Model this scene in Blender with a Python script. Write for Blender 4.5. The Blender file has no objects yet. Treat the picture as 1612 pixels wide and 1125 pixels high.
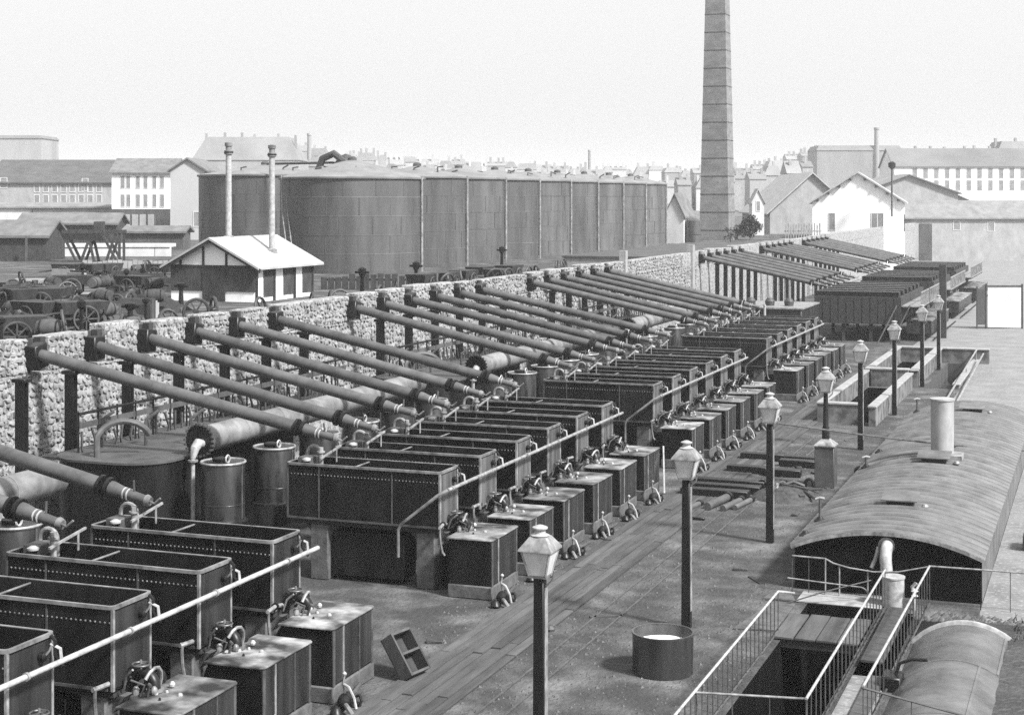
import bpy, bmesh, random
from math import *
from mathutils import Vector, Matrix
random.seed(11)
S = bpy.context.scene
COL = S.collection
# ------------------------------------------------------------------ camera
YAW = radians(20.58); FPX = 2487.4; HOR = 313.5
cam = bpy.data.cameras.new('camera'); camo = bpy.data.objects.new('camera', cam); COL.objects.link(camo)
cam.sensor_width = 36.0; cam.lens = FPX/1612*36.0
cam.shift_y = -(562.5-HOR)/1612
cam.clip_start = .5; cam.clip_end = 6000
camo.location = (0, 0, 10); camo.rotation_euler = (pi/2, 0, YAW)
S.camera = camo
# ------------------------------------------------------------------ light
SUN_AZ = radians(71)      # from -Y towards +X
SUN_EL = radians(46)
to_sun = Vector((sin(SUN_AZ)*cos(SUN_EL), -cos(SUN_AZ)*cos(SUN_EL), sin(SUN_EL)))
sun = bpy.data.lights.new('sun', 'SUN'); sun.energy = 3.4; sun.angle = radians(7); sun.color = (1, 1, 1)
suno = bpy.data.objects.new('sun', sun); COL.objects.link(suno)
suno.rotation_euler = to_sun.to_track_quat('Z', 'Y').to_euler()
W = bpy.data.worlds.new('World'); S.world = W; W.use_nodes = True
wn = W.node_tree.nodes; wl = W.node_tree.links
sky = wn.new('ShaderNodeTexSky'); sky.sky_type = 'NISHITA'; sky.sun_disc = False
sky.sun_elevation = SUN_EL; sky.sun_rotation = atan2(to_sun.x, to_sun.y)
sky.air_density = 1.0; sky.dust_density = 7.0; sky.ozone_density = 1.0
bw = wn.new('ShaderNodeRGBToBW'); wl.new(sky.outputs[0], bw.inputs[0])
veil = wn.new('ShaderNodeMix'); veil.data_type = 'RGBA'; veil.inputs[0].default_value = .8     # thin even veil of high cloud over the sky
wl.new(bw.outputs[0], veil.inputs[6]); veil.inputs[7].default_value = (2.4, 2.4, 2.4, 1)
bg = wn['Background']; wl.new(veil.outputs[2], bg.inputs[0]); bg.inputs[1].default_value = 0.15
S.view_settings.view_transform = 'Standard'; S.view_settings.look = 'None'
S.view_settings.gamma = 1; S.view_settings.use_curve_mapping = False
S.view_settings.exposure = 1.4
HAZE = 0.00032
S.render.engine = 'CYCLES'
S.cycles.use_denoising = False
S.cycles.max_bounces = 6; S.cycles.volume_bounces = 1
# ------------------------------------------------------------------ materials (a black and white photograph: all greys)
def g(v): return (v, v, v, 1)
def mat(name, lo, hi, rough=.6, scale=2.0, zs=1.0, bump=.0, bscale=None, bdist=.02, spec=.5, speck=0, spv=.05, metal=0, xs=1., ys=1., rvar=.0, detail=6, orand=0, spw=.10):
    m = bpy.data.materials.new(name); m.use_nodes = True
    n = m.node_tree.nodes; l = m.node_tree.links; b = n['Principled BSDF']
    geo = n.new('ShaderNodeNewGeometry'); mp = n.new('ShaderNodeMapping'); mp.inputs['Scale'].default_value = (xs, ys, zs)
    l.new(geo.outputs['Position'], mp.inputs['Vector'])
    no = n.new('ShaderNodeTexNoise'); no.inputs['Scale'].default_value = scale; no.inputs['Detail'].default_value = detail; no.inputs['Roughness'].default_value = .65
    l.new(mp.outputs[0], no.inputs['Vector'])
    r = n.new('ShaderNodeValToRGB'); r.color_ramp.elements[0].position = .32; r.color_ramp.elements[1].position = .68
    r.color_ramp.elements[0].color = g(lo); r.color_ramp.elements[1].color = g(hi)
    l.new(no.outputs['Fac'], r.inputs[0]); out = r.outputs[0]
    if speck:
        v = n.new('ShaderNodeTexNoise'); v.inputs['Scale'].default_value = speck; v.inputs['Detail'].default_value = 3
        l.new(geo.outputs['Position'], v.inputs['Vector'])
        rr = n.new('ShaderNodeValToRGB'); rr.color_ramp.elements[0].position = .36; rr.color_ramp.elements[1].position = .36+spw
        l.new(v.outputs['Fac'], rr.inputs[0])
        mx = n.new('ShaderNodeMix'); mx.data_type = 'RGBA'; l.new(rr.outputs[0], mx.inputs[0]); mx.inputs[6].default_value = g(spv); l.new(out, mx.inputs[7]); out = mx.outputs[2]
    if orand:      # each piece has its own tone
        oi = n.new('ShaderNodeObjectInfo'); mr0 = n.new('ShaderNodeMapRange'); mr0.inputs[3].default_value = 1-orand; mr0.inputs[4].default_value = 1+orand
        l.new(oi.outputs['Random'], mr0.inputs[0]); mm = n.new('ShaderNodeMix'); mm.data_type = 'RGBA'; mm.blend_type = 'MULTIPLY'; mm.inputs[0].default_value = 1
        l.new(out, mm.inputs[6]); l.new(mr0.outputs[0], mm.inputs[7]); out = mm.outputs[2]
    l.new(out, b.inputs['Base Color'])
    b.inputs['Roughness'].default_value = rough; b.inputs['Specular IOR Level'].default_value = spec; b.inputs['Metallic'].default_value = metal
    if rvar:
        mr = n.new('ShaderNodeMapRange'); mr.inputs[1].default_value = .3; mr.inputs[2].default_value = .7; mr.inputs[3].default_value = max(.05, rough-rvar); mr.inputs[4].default_value = min(1, rough+rvar)
        l.new(no.outputs['Fac'], mr.inputs[0]); l.new(mr.outputs[0], b.inputs['Roughness'])
    if bump:
        bn = n.new('ShaderNodeTexNoise'); bn.inputs['Scale'].default_value = bscale or scale*4; bn.inputs['Detail'].default_value = 5
        l.new(mp.outputs[0], bn.inputs['Vector'])
        bp = n.new('ShaderNodeBump'); bp.inputs['Strength'].default_value = bump; bp.inputs['Distance'].default_value = bdist
        l.new(bn.outputs['Fac'], bp.inputs['Height']); l.new(bp.outputs[0], b.inputs['Normal'])
    return m
M = {}
M['iron'] = mat('tarred_iron', 0.004, 0.013, .42, 2.2, .25, .25, 9, .01, rvar=.14, spec=.25, orand=.3)
M['iron_side'] = mat('weathered_iron', 0.006, 0.028, .45, 3.0, .12, .2, 12, .01, rvar=.12)
M['edge'] = mat('worn_lit_edge_iron', 0.08, 0.3, .42, 5, .6, .2, 20, .006)  # worn metal; also paints sunlit strips on tank corners, posts and big tanks
M['rim'] = mat('worn_rim_iron', 0.05, 0.2, .40, 3, 1, .2, 20, .006)
M['seam'] = mat('seam_iron', 0.03, 0.085, .45, 4, 1)
M['pipe'] = mat('grey_pipe', 0.045, 0.09, .55, 2.0, 1, .2, 14, .01, rvar=.1, orand=.2)
M['light_metal'] = mat('bare_metal', 0.2, 0.4, .35, 6, 1, .1, 20, .006)
M['black'] = mat('black_paint', 0.004, 0.012, .4, 5, .5, .15, 20, .006, spec=.3)
M['lid'] = mat('dusty_lid', .10, .36, .5, 1.6, 1, .3, 14, .01, speck=1.7, spv=.02, spw=.26, orand=.35)
M['lid_dark'] = mat('oily_lid', 0.03, 0.3, .5, 1.6, 1, .3, 14, .01, speck=2.2, spv=.04)
M['plinth'] = mat('plinth_stone', 0.04, 0.1, .9, 4, 1, .5, 16, .02)
M['soil'] = mat('yard_soil', .034, .14, .95, .5, 1, 1.0, 9, .09, speck=.8, spv=.028, spw=.34, detail=14)
M['plank'] = mat('grey_plank', 0.03, 0.075, .85, 5, 1, .4, 14, .01, ys=.12, orand=.35)
M['plank_dark'] = mat('tarred_timber', 0.012, 0.03, .8, 5, 1, .4, 14, .01, ys=.3)
M['zinc'] = mat('zinc_sheet', 0.06, 0.145, .55, 1.3, 1, .12, 7, .01, rvar=.1, orand=.07)
M['stone'] = mat('cut_stone', 0.18, 0.3, .9, 2.4, 1, .4, 12, .02, speck=6, spv=.2)
M['plaster'] = mat('whitewash', 0.42, 0.56, .9, 1.0, .5, .1, 6, .01)
M['plaster_grey'] = mat('grey_plaster', 0.22, 0.32, .9, .9, .5, .1, 6, .01)
M['plaster_dark'] = mat('dark_plaster', 0.035, 0.07, .9, .9, .5, .1, 6, .01)
M['slate'] = mat('slate_roof', 0.08, 0.15, .7, .8, 1, .2, 6, .02)
M['roof_light'] = mat('pale_roof', 0.26, 0.38, .7, .9, 1, .2, 8, .02)
M['tank'] = mat('tank_plate', 0.035, 0.11, .5, .5, .18, .1, 3, .02, orand=.22)
M['tank_roof'] = mat('tank_roof_plate', 0.12, 0.2, .6, .6, 1, .1, 3, .02)
M['brickwork'] = mat('chimney_brick', 0.1, 0.19, .9, .55, 2.2, .4, 5, .03, speck=1.6, spv=.12)
M['pane'] = mat('dark_pane', .03, .07, .15, 1, 1)
M['wood_dark'] = mat('dark_wood', 0.012, 0.035, .8, 3, .4, .3, 12, .01)
M['wood'] = mat('grey_wood', 0.022, 0.06, .85, 3, .4, .3, 12, .01, orand=.4)
M['coal'] = mat('coal', 0.005, 0.018, .5, 5, 1, .6, 8, .05)
M['leaf'] = mat('leaf', 0.03, 0.06, .7, 4, 1)
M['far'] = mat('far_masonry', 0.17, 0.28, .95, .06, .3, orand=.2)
M['far_roof'] = mat('hazed_slate', 0.12, 0.19, .8, .08, 1, orand=.3)  # slate tone raised to stand in for haze
M['liquid'] = mat('black_liquor', .02, .06, .12, .8, 1, .06, 6, .01)
M['sky_water'] = mat('sky_white_water', .8, .84, .25, 1, 1)  # white sky reflection put into the water colour
M['glass'] = mat('reflection_glass', .40, .58, .3, 6, .4)  # pale reflection of the panes is put into the base colour
M['scrap'] = mat('rusty_scrap', 0.012, 0.06, .6, 6, 1, .4, 16, .02)
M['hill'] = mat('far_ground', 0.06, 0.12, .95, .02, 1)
M['drum'] = mat('oily_sheet', 0.006, 0.022, .24, 3, .35, .5, 5, .02, rvar=.1)
M['barrel_top'] = mat('barrel_sheet', 0.09, 0.24, .42, 1.5, 1, .2, 6, .01, rvar=.1)
M['cistern_top'] = mat('cistern_lid', 0.025, 0.08, .6, 1.2, 1, .3, 8, .01)
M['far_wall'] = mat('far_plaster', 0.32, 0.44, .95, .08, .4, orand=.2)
M['stack'] = mat('stack_sheet', 0.2, 0.36, .5, 1.6, .5, .1, 8, .01)
M['boiler'] = mat('boiler_sheet', 0.07, 0.16, .38, 1.4, 1, .05, 20, .004, metal=.25, rvar=.08)
M['dark_soil'] = mat('dark_soil', .02, .06, .95, 1.2, 1, .9, 9, .06, speck=6, spv=.07)
M['tub'] = mat('tub_sheet', .02, .06, .30, 2.5, .15, .12, 6, .01, spec=.9, rvar=.06)
M['white'] = mat('fresh_whitewash', .72, .84, .9, .8, .5, .1, 6, .01)
M['iron_side_pale'] = mat('pale_iron_end', .03, .12, .45, 3.0, .12, .2, 12, .01, rvar=.12)
M['pane_far'] = mat('hazed_pane', .14, .24, .3, 1, 1)  # sky reflection and haze put into the pane colour
M['leaf_pale'] = mat('hazed_leaf', .12, .2, .8, 4, 1)  # leaf tone with haze put into it
M['slate_dark'] = mat('dark_slate', .045, .08, .8, .5, 1, .2, 6, .02)
M['rubble_stone'] = mat('rubble_stone', 0.12, 0.31, .95, 2.3, 1, .6, 14, .02, speck=5.0, spv=.07, spw=.12, detail=3)
M['pit_plaster'] = mat('pit_plaster', .09, .17, .9, 1.2, .5, .2, 8, .02, speck=2.0, spv=.05, spw=.2)
M['tank_lap'] = mat('tank_lap', .03, .085, .6, .8, .3, .1, 6, .01)
M['shade_black_wall'] = mat('shade_black_wall', 0.002, 0.006, .8, 2.5, .4, .2, 8, .02, spec=.05)  # near-black tone paints the shade of the end walls and pit insides
M['pebble'] = mat('pebbles', 0.03, 0.11, .9, 3, 1)
M['paved'] = mat('pale_path', 0.11, 0.19, .95, .7, 1, .5, 12, .02, speck=8, spv=.22)
for nd in M['soil'].node_tree.nodes:
    if nd.type == 'VALTORGB' and abs(nd.color_ramp.elements[0].position-.32) < .01: nd.color_ramp.elements[0].position = .40; nd.color_ramp.elements[1].position = .60
# rubble masonry: irregular pale stones with dark joints and pits
def rubble():
    m = bpy.data.materials.new('rubble_masonry'); m.use_nodes = True
    n = m.node_tree.nodes; l = m.node_tree.links; b = n['Principled BSDF']
    geo = n.new('ShaderNodeNewGeometry')
    nz = n.new('ShaderNodeTexNoise'); nz.inputs['Scale'].default_value = 2.2; nz.inputs['Detail'].default_value = 3
    l.new(geo.outputs['Position'], nz.inputs['Vector'])
    ad = n.new('ShaderNodeMix'); ad.data_type = 'RGBA'; ad.blend_type = 'LINEAR_LIGHT'; ad.inputs[0].default_value = .12
    l.new(geo.outputs['Position'], ad.inputs[6]); l.new(nz.outputs['Color'], ad.inputs[7])
    v = n.new('ShaderNodeTexVoronoi'); v.feature = 'DISTANCE_TO_EDGE'; v.inputs['Scale'].default_value = 6.5; l.new(ad.outputs[2], v.inputs['Vector'])
    vc = n.new('ShaderNodeTexVoronoi'); vc.inputs['Scale'].default_value = 6.5; l.new(ad.outputs[2], vc.inputs['Vector'])
    r = n.new('ShaderNodeValToRGB'); e = r.color_ramp.elements; e[0].position = .0; e[0].color = g(.6); e[1].position = .06; e[1].color = g(1)
    l.new(v.outputs['Distance'], r.inputs[0])
    sep = n.new('ShaderNodeSeparateColor'); l.new(vc.outputs['Color'], sep.inputs[0])
    r2 = n.new('ShaderNodeValToRGB'); e = r2.color_ramp.elements; e[0].color = g(.18); e[1].color = g(.30); e[0].position = .05; e[1].position = .55
    l.new(sep.outputs[0], r2.inputs[0])
    pk = n.new('ShaderNodeTexNoise'); pk.inputs['Scale'].default_value = 8.0; pk.inputs['Detail'].default_value = 4; l.new(geo.outputs['Position'], pk.inputs['Vector'])
    r3 = n.new('ShaderNodeValToRGB'); e = r3.color_ramp.elements; e[0].position = .35; e[0].color = g(.28); e[1].position = .45; e[1].color = g(1); l.new(pk.outputs['Fac'], r3.inputs[0])
    m1 = n.new('ShaderNodeMix'); m1.data_type = 'RGBA'; m1.blend_type = 'MULTIPLY'; m1.inputs[0].default_value = 1; l.new(r.outputs[0], m1.inputs[6]); l.new(r2.outputs[0], m1.inputs[7])
    m2 = n.new('ShaderNodeMix'); m2.data_type = 'RGBA'; m2.blend_type = 'MULTIPLY'; m2.inputs[0].default_value = 1; l.new(m1.outputs[2], m2.inputs[6]); l.new(r3.outputs[0], m2.inputs[7])
    l.new(m2.outputs[2], b.inputs['Base Color']); b.inputs['Roughness'].default_value = .95
    bp = n.new('ShaderNodeBump'); bp.inputs['Strength'].default_value = .9; bp.inputs['Distance'].default_value = .06
    l.new(m2.outputs[2], bp.inputs['Height']); l.new(bp.outputs[0], b.inputs['Normal'])
    return m
M['rubble'] = rubble()
# ------------------------------------------------------------------ mesh helpers
class MB:
    def __init__(s): s.v = []; s.f = []
    def add(s, vs, fs):
        o = len(s.v); s.v += [tuple(p) for p in vs]; s.f += [tuple(i+o for i in f) for f in fs]; return s
    def box(s, x0, x1, y0, y1, z0, z1):
        return s.hexa([(x0,y0,z0),(x1,y0,z0),(x1,y1,z0),(x0,y1,z0),(x0,y0,z1),(x1,y0,z1),(x1,y1,z1),(x0,y1,z1)])
    def hexa(s, p):
        return s.add(p, [(0,3,2,1),(4,5,6,7),(0,1,5,4),(1,2,6,5),(2,3,7,6),(3,0,4,7)])
    def bar(s, a, b, w, h=None, up=(0,0,1)):
        h = h or w; a = Vector(a); b = Vector(b); d = (b-a).normalized(); u = Vector(up)
        if abs(d.dot(u)) > .98: u = Vector((0,1,0))
        r = d.cross(u).normalized(); u = r.cross(d).normalized()
        p = []
        for q in (a, b):
            for sx, sz in ((-1,-1),(1,-1),(1,1),(-1,1)): p.append(q + r*(sx*w/2) + u*(sz*h/2))
        return s.add(p, [(0,3,2,1),(4,5,6,7),(0,1,5,4),(1,2,6,5),(2,3,7,6),(3,0,4,7)])
    def tube(s, pts, r, n=8, caps=True):
        pts = [Vector(p) for p in pts]; rs = r if isinstance(r, (list, tuple)) else [r]*len(pts)
        vs = []; fs = []; prev = None
        for i, p in enumerate(pts):
            d = ((pts[min(i+1, len(pts)-1)]-p).normalized() + (p-pts[max(i-1, 0)]).normalized())
            d = d.normalized() if d.length > 1e-6 else Vector((0,0,1))
            if prev is None:
                t = Vector((0,0,1)) if abs(d.z) < .9 else Vector((1,0,0)); a = d.cross(t).normalized()
            else:
                a = (prev - d*prev.dot(d)).normalized()
            prev = a; b = d.cross(a)
            for k in range(n):
                th = 2*pi*k/n; vs.append(p + a*(cos(th)*rs[i]) + b*(sin(th)*rs[i]))
        for i in range(len(pts)-1):
            for k in range(n):
                k2 = (k+1) % n; fs.append((i*n+k, i*n+k2, (i+1)*n+k2, (i+1)*n+k))
        if caps: fs.append(tuple(range(n-1, -1, -1))); fs.append(tuple((len(pts)-1)*n+k for k in range(n)))
        return s.add(vs, fs)
    def lathe(s, prof, c=(0,0,0), n=20, axis='z', caps=True):
        vs = []; fs = []
        for r, z in prof:
            for k in range(n):
                t = 2*pi*k/n; x, y = cos(t)*r, sin(t)*r
                q = (x, y, z) if axis == 'z' else ((z, x, y) if axis == 'x' else (y, z, x))
                vs.append((q[0]+c[0], q[1]+c[1], q[2]+c[2]))
        for i in range(len(prof)-1):
            for k in range(n):
                k2 = (k+1) % n; fs.append((i*n+k, i*n+k2, (i+1)*n+k2, (i+1)*n+k))
        if caps: fs.append(tuple(range(n-1, -1, -1))); fs.append(tuple((len(prof)-1)*n+k for k in range(n)))
        return s.add(vs, fs)
    def prism(s, poly, y0, y1, axis='y'):
        n = len(poly)
        f = (lambda a, b, t: (a, t, b)) if axis == 'y' else ((lambda a, b, t: (t, a, b)) if axis == 'x' else (lambda a, b, t: (a, b, t)))
        vs = [f(a, b, y0) for a, b in poly] + [f(a, b, y1) for a, b in poly]
        return s.add(vs, [tuple(range(n)), tuple(range(2*n-1, n-1, -1))] + [(i, i+n, (i+1) % n+n, (i+1) % n) for i in range(n)])
    def torus(s, c, R, r, axis='z', N=20, n=6):
        vs = []; fs = []
        for i in range(N):
            a = 2*pi*i/N
            for k in range(n):
                b = 2*pi*k/n; x, y, z = (R+r*cos(b))*cos(a), (R+r*cos(b))*sin(a), r*sin(b)
                q = (x, y, z) if axis == 'z' else ((z, x, y) if axis == 'x' else (y, z, x))
                vs.append((q[0]+c[0], q[1]+c[1], q[2]+c[2]))
        for i in range(N):
            for k in range(n):
                fs.append((i*n+k, ((i+1) % N)*n+k, ((i+1) % N)*n+(k+1) % n, i*n+(k+1) % n))
        return s.add(vs, fs)
    def build(s, name, m, parent=None, bevel=0, kind=None, loc=None, smooth=True):
        me = bpy.data.meshes.new(name); bm = bmesh.new()
        vv = [bm.verts.new(p) for p in s.v]
        for f in s.f:
            try: bm.faces.new([vv[i] for i in f])
            except ValueError: pass
        bmesh.ops.recalc_face_normals(bm, faces=bm.faces)
        if bevel: bmesh.ops.bevel(bm, geom=list(bm.edges), offset=bevel, segments=1, affect='EDGES', clamp_overlap=True)
        bm.to_mesh(me); bm.free()
        if smooth:
            me.polygons.foreach_set('use_smooth', [True]*len(me.polygons)); me.set_sharp_from_angle(angle=radians(38))
        me.materials.append(M[m] if isinstance(m, str) else m)
        o = bpy.data.objects.new(name, me); COL.objects.link(o)
        if parent: o.parent = parent
        if loc: o.location = loc
        if kind: o['kind'] = kind
        return o
def tag(o, label, cat, group=None):
    o['label'] = label; o['category'] = cat
    if group: o['group'] = group
    return o
def thing(name, label, cat, loc=(0,0,0), rz=0, group=None):
    o = bpy.data.objects.new(name, None); o.empty_display_size = .2; COL.objects.link(o)
    o.location = loc; o.rotation_euler = (0, 0, rz); return tag(o, label, cat, group)
def struct(name, mb, m, **k): return mb.build(name, m, kind='structure', **k)
def link(o, data_from, parent, loc=None, rot=None, name=None):
    c = data_from.copy(); COL.objects.link(c); c.parent = parent
    if loc is not None: c.location = loc
    if rot is not None: c.rotation_euler = rot
    return c
KIDS = {}
def kids(o): return [c for c in bpy.data.objects if c.parent == o]
def freeze(o): KIDS[o.name] = [(c, kids(c)) for c in kids(o)]
def dup(o, loc, label, rz=None):
    if o.name not in KIDS: freeze(o)
    r = o.copy(); COL.objects.link(r); r.location = loc; r['label'] = label
    if rz is not None: r.rotation_euler = (0, 0, rz)
    for c, gs in KIDS[o.name]:
        k = c.copy(); COL.objects.link(k); k.parent = r
        for q in gs:
            z = q.copy(); COL.objects.link(z); z.parent = k
    return r
ORD = ['first', 'second', 'third', 'fourth', 'fifth', 'sixth', 'seventh', 'eighth', 'ninth', 'tenth']
def ordw(n):      # 0 -> first
    T = ['', '', 'twenty', 'thirty', 'forty', 'fifty', 'sixty']; X = ORD + ['eleventh','twelfth','thirteenth','fourteenth','fifteenth','sixteenth','seventeenth','eighteenth','nineteenth']
    n += 1
    if n < 20: return X[n-1]
    return T[n//10][:-1]+'ieth' if n % 10 == 0 else T[n//10]+'-'+X[n % 10-1]
cs, sn = cos(YAW), sin(YAW)
def D(u, v, d):     # the point d metres ahead of the camera seen at photo pixel (u, v): used to measure where distant buildings stand
    a = (u-806)/FPX*d; return Vector((-sn*d+cs*a, cs*d+sn*a, 10+(HOR-v)/FPX*d))
P = 2.78
BANKS = {'A': 22.44, 'B': 36.65, 'C': 57.03, 'D': 78.2}
KR = {'A': range(-1, 3), 'B': range(6), 'C': range(6), 'D': range(6)}
BN = {'A': 'nearest row block', 'B': 'second row block', 'C': 'third row block', 'D': 'fourth row block'}
FARB = {'E': 116.2, 'F': 138.6, 'G': 159.6}
UP = 4.5            # level of the upper yard behind the wall
# ------------------------------------------------------------------ ground
holes = [(-6.9, -5.15, 25.0, 39.2), (-11.8, -9.75, 71.9, 85.3), (-11.7, -9.75, 87.5, 99.6), (-9.0, -7.6, 86.0, 99.6)]
def sheet_with_holes(x0, x1, y0, y1, z, holes):
    xs = sorted({x0, x1, *[h[0] for h in holes], *[h[1] for h in holes]}); ys = sorted({y0, y1, *[h[2] for h in holes], *[h[3] for h in holes]})
    mb = MB(); idx = {}
    def vi(x, y):
        if (x, y) not in idx: idx[(x, y)] = len(mb.v); mb.v.append((x, y, z))
        return idx[(x, y)]
    for i in range(len(xs)-1):
        for j in range(len(ys)-1):
            cx, cy = (xs[i]+xs[i+1])/2, (ys[j]+ys[j+1])/2
            if any(h[0] < cx < h[1] and h[2] < cy < h[3] for h in holes): continue
            mb.f.append((vi(xs[i], ys[j]), vi(xs[i+1], ys[j]), vi(xs[i+1], ys[j+1]), vi(xs[i], ys[j+1])))
    return mb
struct('ground', sheet_with_holes(-28.9, 700, -30, 1550, 0, holes), 'soil', smooth=False)
struct('upper_yard_ground', MB().add([(-1200,-30,UP),(-29.5,-30,UP),(-29.5,1550,UP),(-1200,1550,UP)], [(0,1,2,3)]), 'soil', smooth=False)
# far rising ground with the city on it
hb = MB(); NX, NY = 30, 10
for j in range(NY+1):
    d = 330+j*100
    for i in range(NX+1):
        u = -500+i*(2700/NX); p = D(u, 313, d); t = j/NY
        hb.v.append((p.x, p.y, -.6+t*19+(sin(i*1.3)+cos(i*.7+j))*.6*min(1, t*4)*2 + (6*min(1, t*5) if u < 1160 else 0)))
for j in range(NY):
    for i in range(NX): a = j*(NX+1)+i; hb.f.append((a, a+1, a+NX+2, a+NX+1))
struct('far_hill', hb, 'hill')
# pits in the ground
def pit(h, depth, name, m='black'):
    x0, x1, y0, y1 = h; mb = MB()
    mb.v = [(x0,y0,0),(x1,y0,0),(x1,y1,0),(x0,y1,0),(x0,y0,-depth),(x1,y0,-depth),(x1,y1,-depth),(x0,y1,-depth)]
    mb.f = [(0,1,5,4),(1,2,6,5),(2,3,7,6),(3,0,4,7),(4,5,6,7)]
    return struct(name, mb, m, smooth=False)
pit(holes[0], 2.2, 'stair_pit', 'shade_black_wall'); pit(holes[1], 1.6, 'walled_pit', 'shade_black_wall'); pit(holes[2], 1.6, 'walled_pit', 'shade_black_wall'); pit(holes[3], 1.2, 'walled_pit', 'plaster_dark')
# loose stones
pb = MB()
for i in range(7000):
    x = random.uniform(-15, -7.2); y = 26+random.random()**1.6*60; s = random.choice([.012,.016,.02,.03,.045])*random.uniform(.7,1.2)
    if any(h[0]-.3 < x < h[1]+.3 and h[2]-.3 < y < h[3]+.3 for h in holes): continue
    pb.add([(x+s*random.uniform(.7,1.3)*cos(a), y+s*random.uniform(.7,1.3)*sin(a), 0) for a in (0,1.6,3.1,4.7)]+[(x, y, s*.9)], [(0,1,4),(1,2,4),(2,3,4),(3,0,4)])
pb.build('loose_stones', 'pebble', kind='stuff', smooth=False)
# plank track beside the valves
trk = struct('plank_track', MB().box(-13.75, -12.05, 24, 93, .004, .02), 'plank_dark')
for i in range(7):
    for j in range(17):
        y0 = 24+j*4.05+(i*37 % 11)*.12; x0 = -13.74+i*.242
        MB().box(x0+.012, x0+.23+random.uniform(-.01,.0), y0, y0+4.02, .0, .035+random.uniform(0,.035)).build('plank', 'plank', trk, bevel=.004)
# thin iron rails let into the yard
for x in (-11.45, -10.9):
    tag(MB().box(x, x+.045, 24, 68, .004, .03).build('ground_rail', 'seam'), f"thin iron rail set in the yard {'beside the plank track' if x < -11 else 'nearer the lamp posts'}", 'rail')
# ------------------------------------------------------------------ retaining wall
wall = thing('retaining_wall', 'long pale rubble retaining wall with notches for inclined pipes', 'wall', (-28.8, 0, 0))
MB().box(-.8, 0, -25, 330, -.4, 5.02).build('wall_body', 'rubble', wall, smooth=False)
notch = []
for b, y in {**BANKS, **FARB}.items():
    for k in (range(-4, 3) if b == 'A' else range(6)): notch.append(y+k*P+.72)
notch.sort(); prev = -25
for y in notch+[330]:
    a, bq = prev, (y if y == 330 else y)
    if bq-a > .05:
        top = 6.08+random.uniform(-.07, .09)
        MB().box(-.62, .0, a, bq, 5.02, top).build('parapet_block', 'rubble', wall, smooth=False, bevel=.03)
    prev = y+.98
for y in notch:
    MB().box(-.60, -.36, y, y+.98, 5.02, 5.95).build('notch_backing', 'wood_dark', wall, smooth=False)
    MB().box(-.34, -.12, y+.02, y+.3, 5.022, 6.0).build('notch_post', 'wood_dark', wall, smooth=False)
    MB().box(-.34, -.12, y+.72, y+.96, 5.022, 6.0).build('notch_post', 'wood_dark', wall, smooth=False)
MB().box(-.3, .12, 97, 97.5, 0, 6.7).build('pilaster', 'stone', wall)
MB().box(-.3, .16, 114.4, 115.1, 0, 6.6).build('pilaster', 'stone', wall)
# the stones of the face, bedded unevenly (nearest stretch; the material takes over beyond)
rs = random.Random(3)
def stone_face(z0, z1, ya, yb, nm):
    b = MB(); z = z0
    while z < z1-.06:
        hh = min(rs.uniform(.13, .24), z1-z); y = ya+rs.uniform(-.2, .05); ph, am_ = rs.uniform(0, 6), rs.uniform(.02, .07)
        while y < yb:
            w = rs.uniform(.12, .34); a0, a1 = max(y, ya), min(y+w, yb); y += w
            if a1-a0 < .07: continue
            cy = (a0+a1)/2; cz = min(max(z+hh/2+am_*sin(cy*2.1+ph)+rs.uniform(-.06, .06), z0+hh*.4), z1-hh*.4); ry, rz = (a1-a0)/2*rs.uniform(.9, 1.05), hh/2*rs.uniform(.8, 1.15); ring = []
            for k in range(7):
                an = 2*pi*k/7+rs.uniform(-.35, .35); q = rs.uniform(.75, 1.1); c_, s_ = cos(an), sin(an); m_ = max(abs(c_), abs(s_))**.6
                ring.append((cy+ry*c_/m_*q, cz+rz*s_/m_*q))
            d = rs.uniform(.02, .085); o = len(b.v)
            b.v += [(.001, p, q) for p, q in ring]+[(d*.85, cy+(p-cy)*.82, cz+(q-cz)*.82) for p, q in ring]+[(d, cy+rs.uniform(-.03,.03), cz)]
            b.f += [(o+k, o+(k+1) % 7, o+7+(k+1) % 7, o+7+k) for k in range(7)]+[(o+7+k, o+7+(k+1) % 7, o+14) for k in range(7)]
        z += hh
    b.build(nm, 'rubble_stone', wall, kind='stuff', smooth=False)
stone_face(1.4, 5.0, 26, 116, 'stone_facing')
ends = [26]+[v for y in notch if 26 < y < 112 for v in (y, y+.98)]+[112]
for a_, b_ in zip(ends[::2], ends[1::2]):
    if b_-a_ > .2: stone_face(5.03, 6.05, a_, b_, 'stone_facing')
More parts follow.
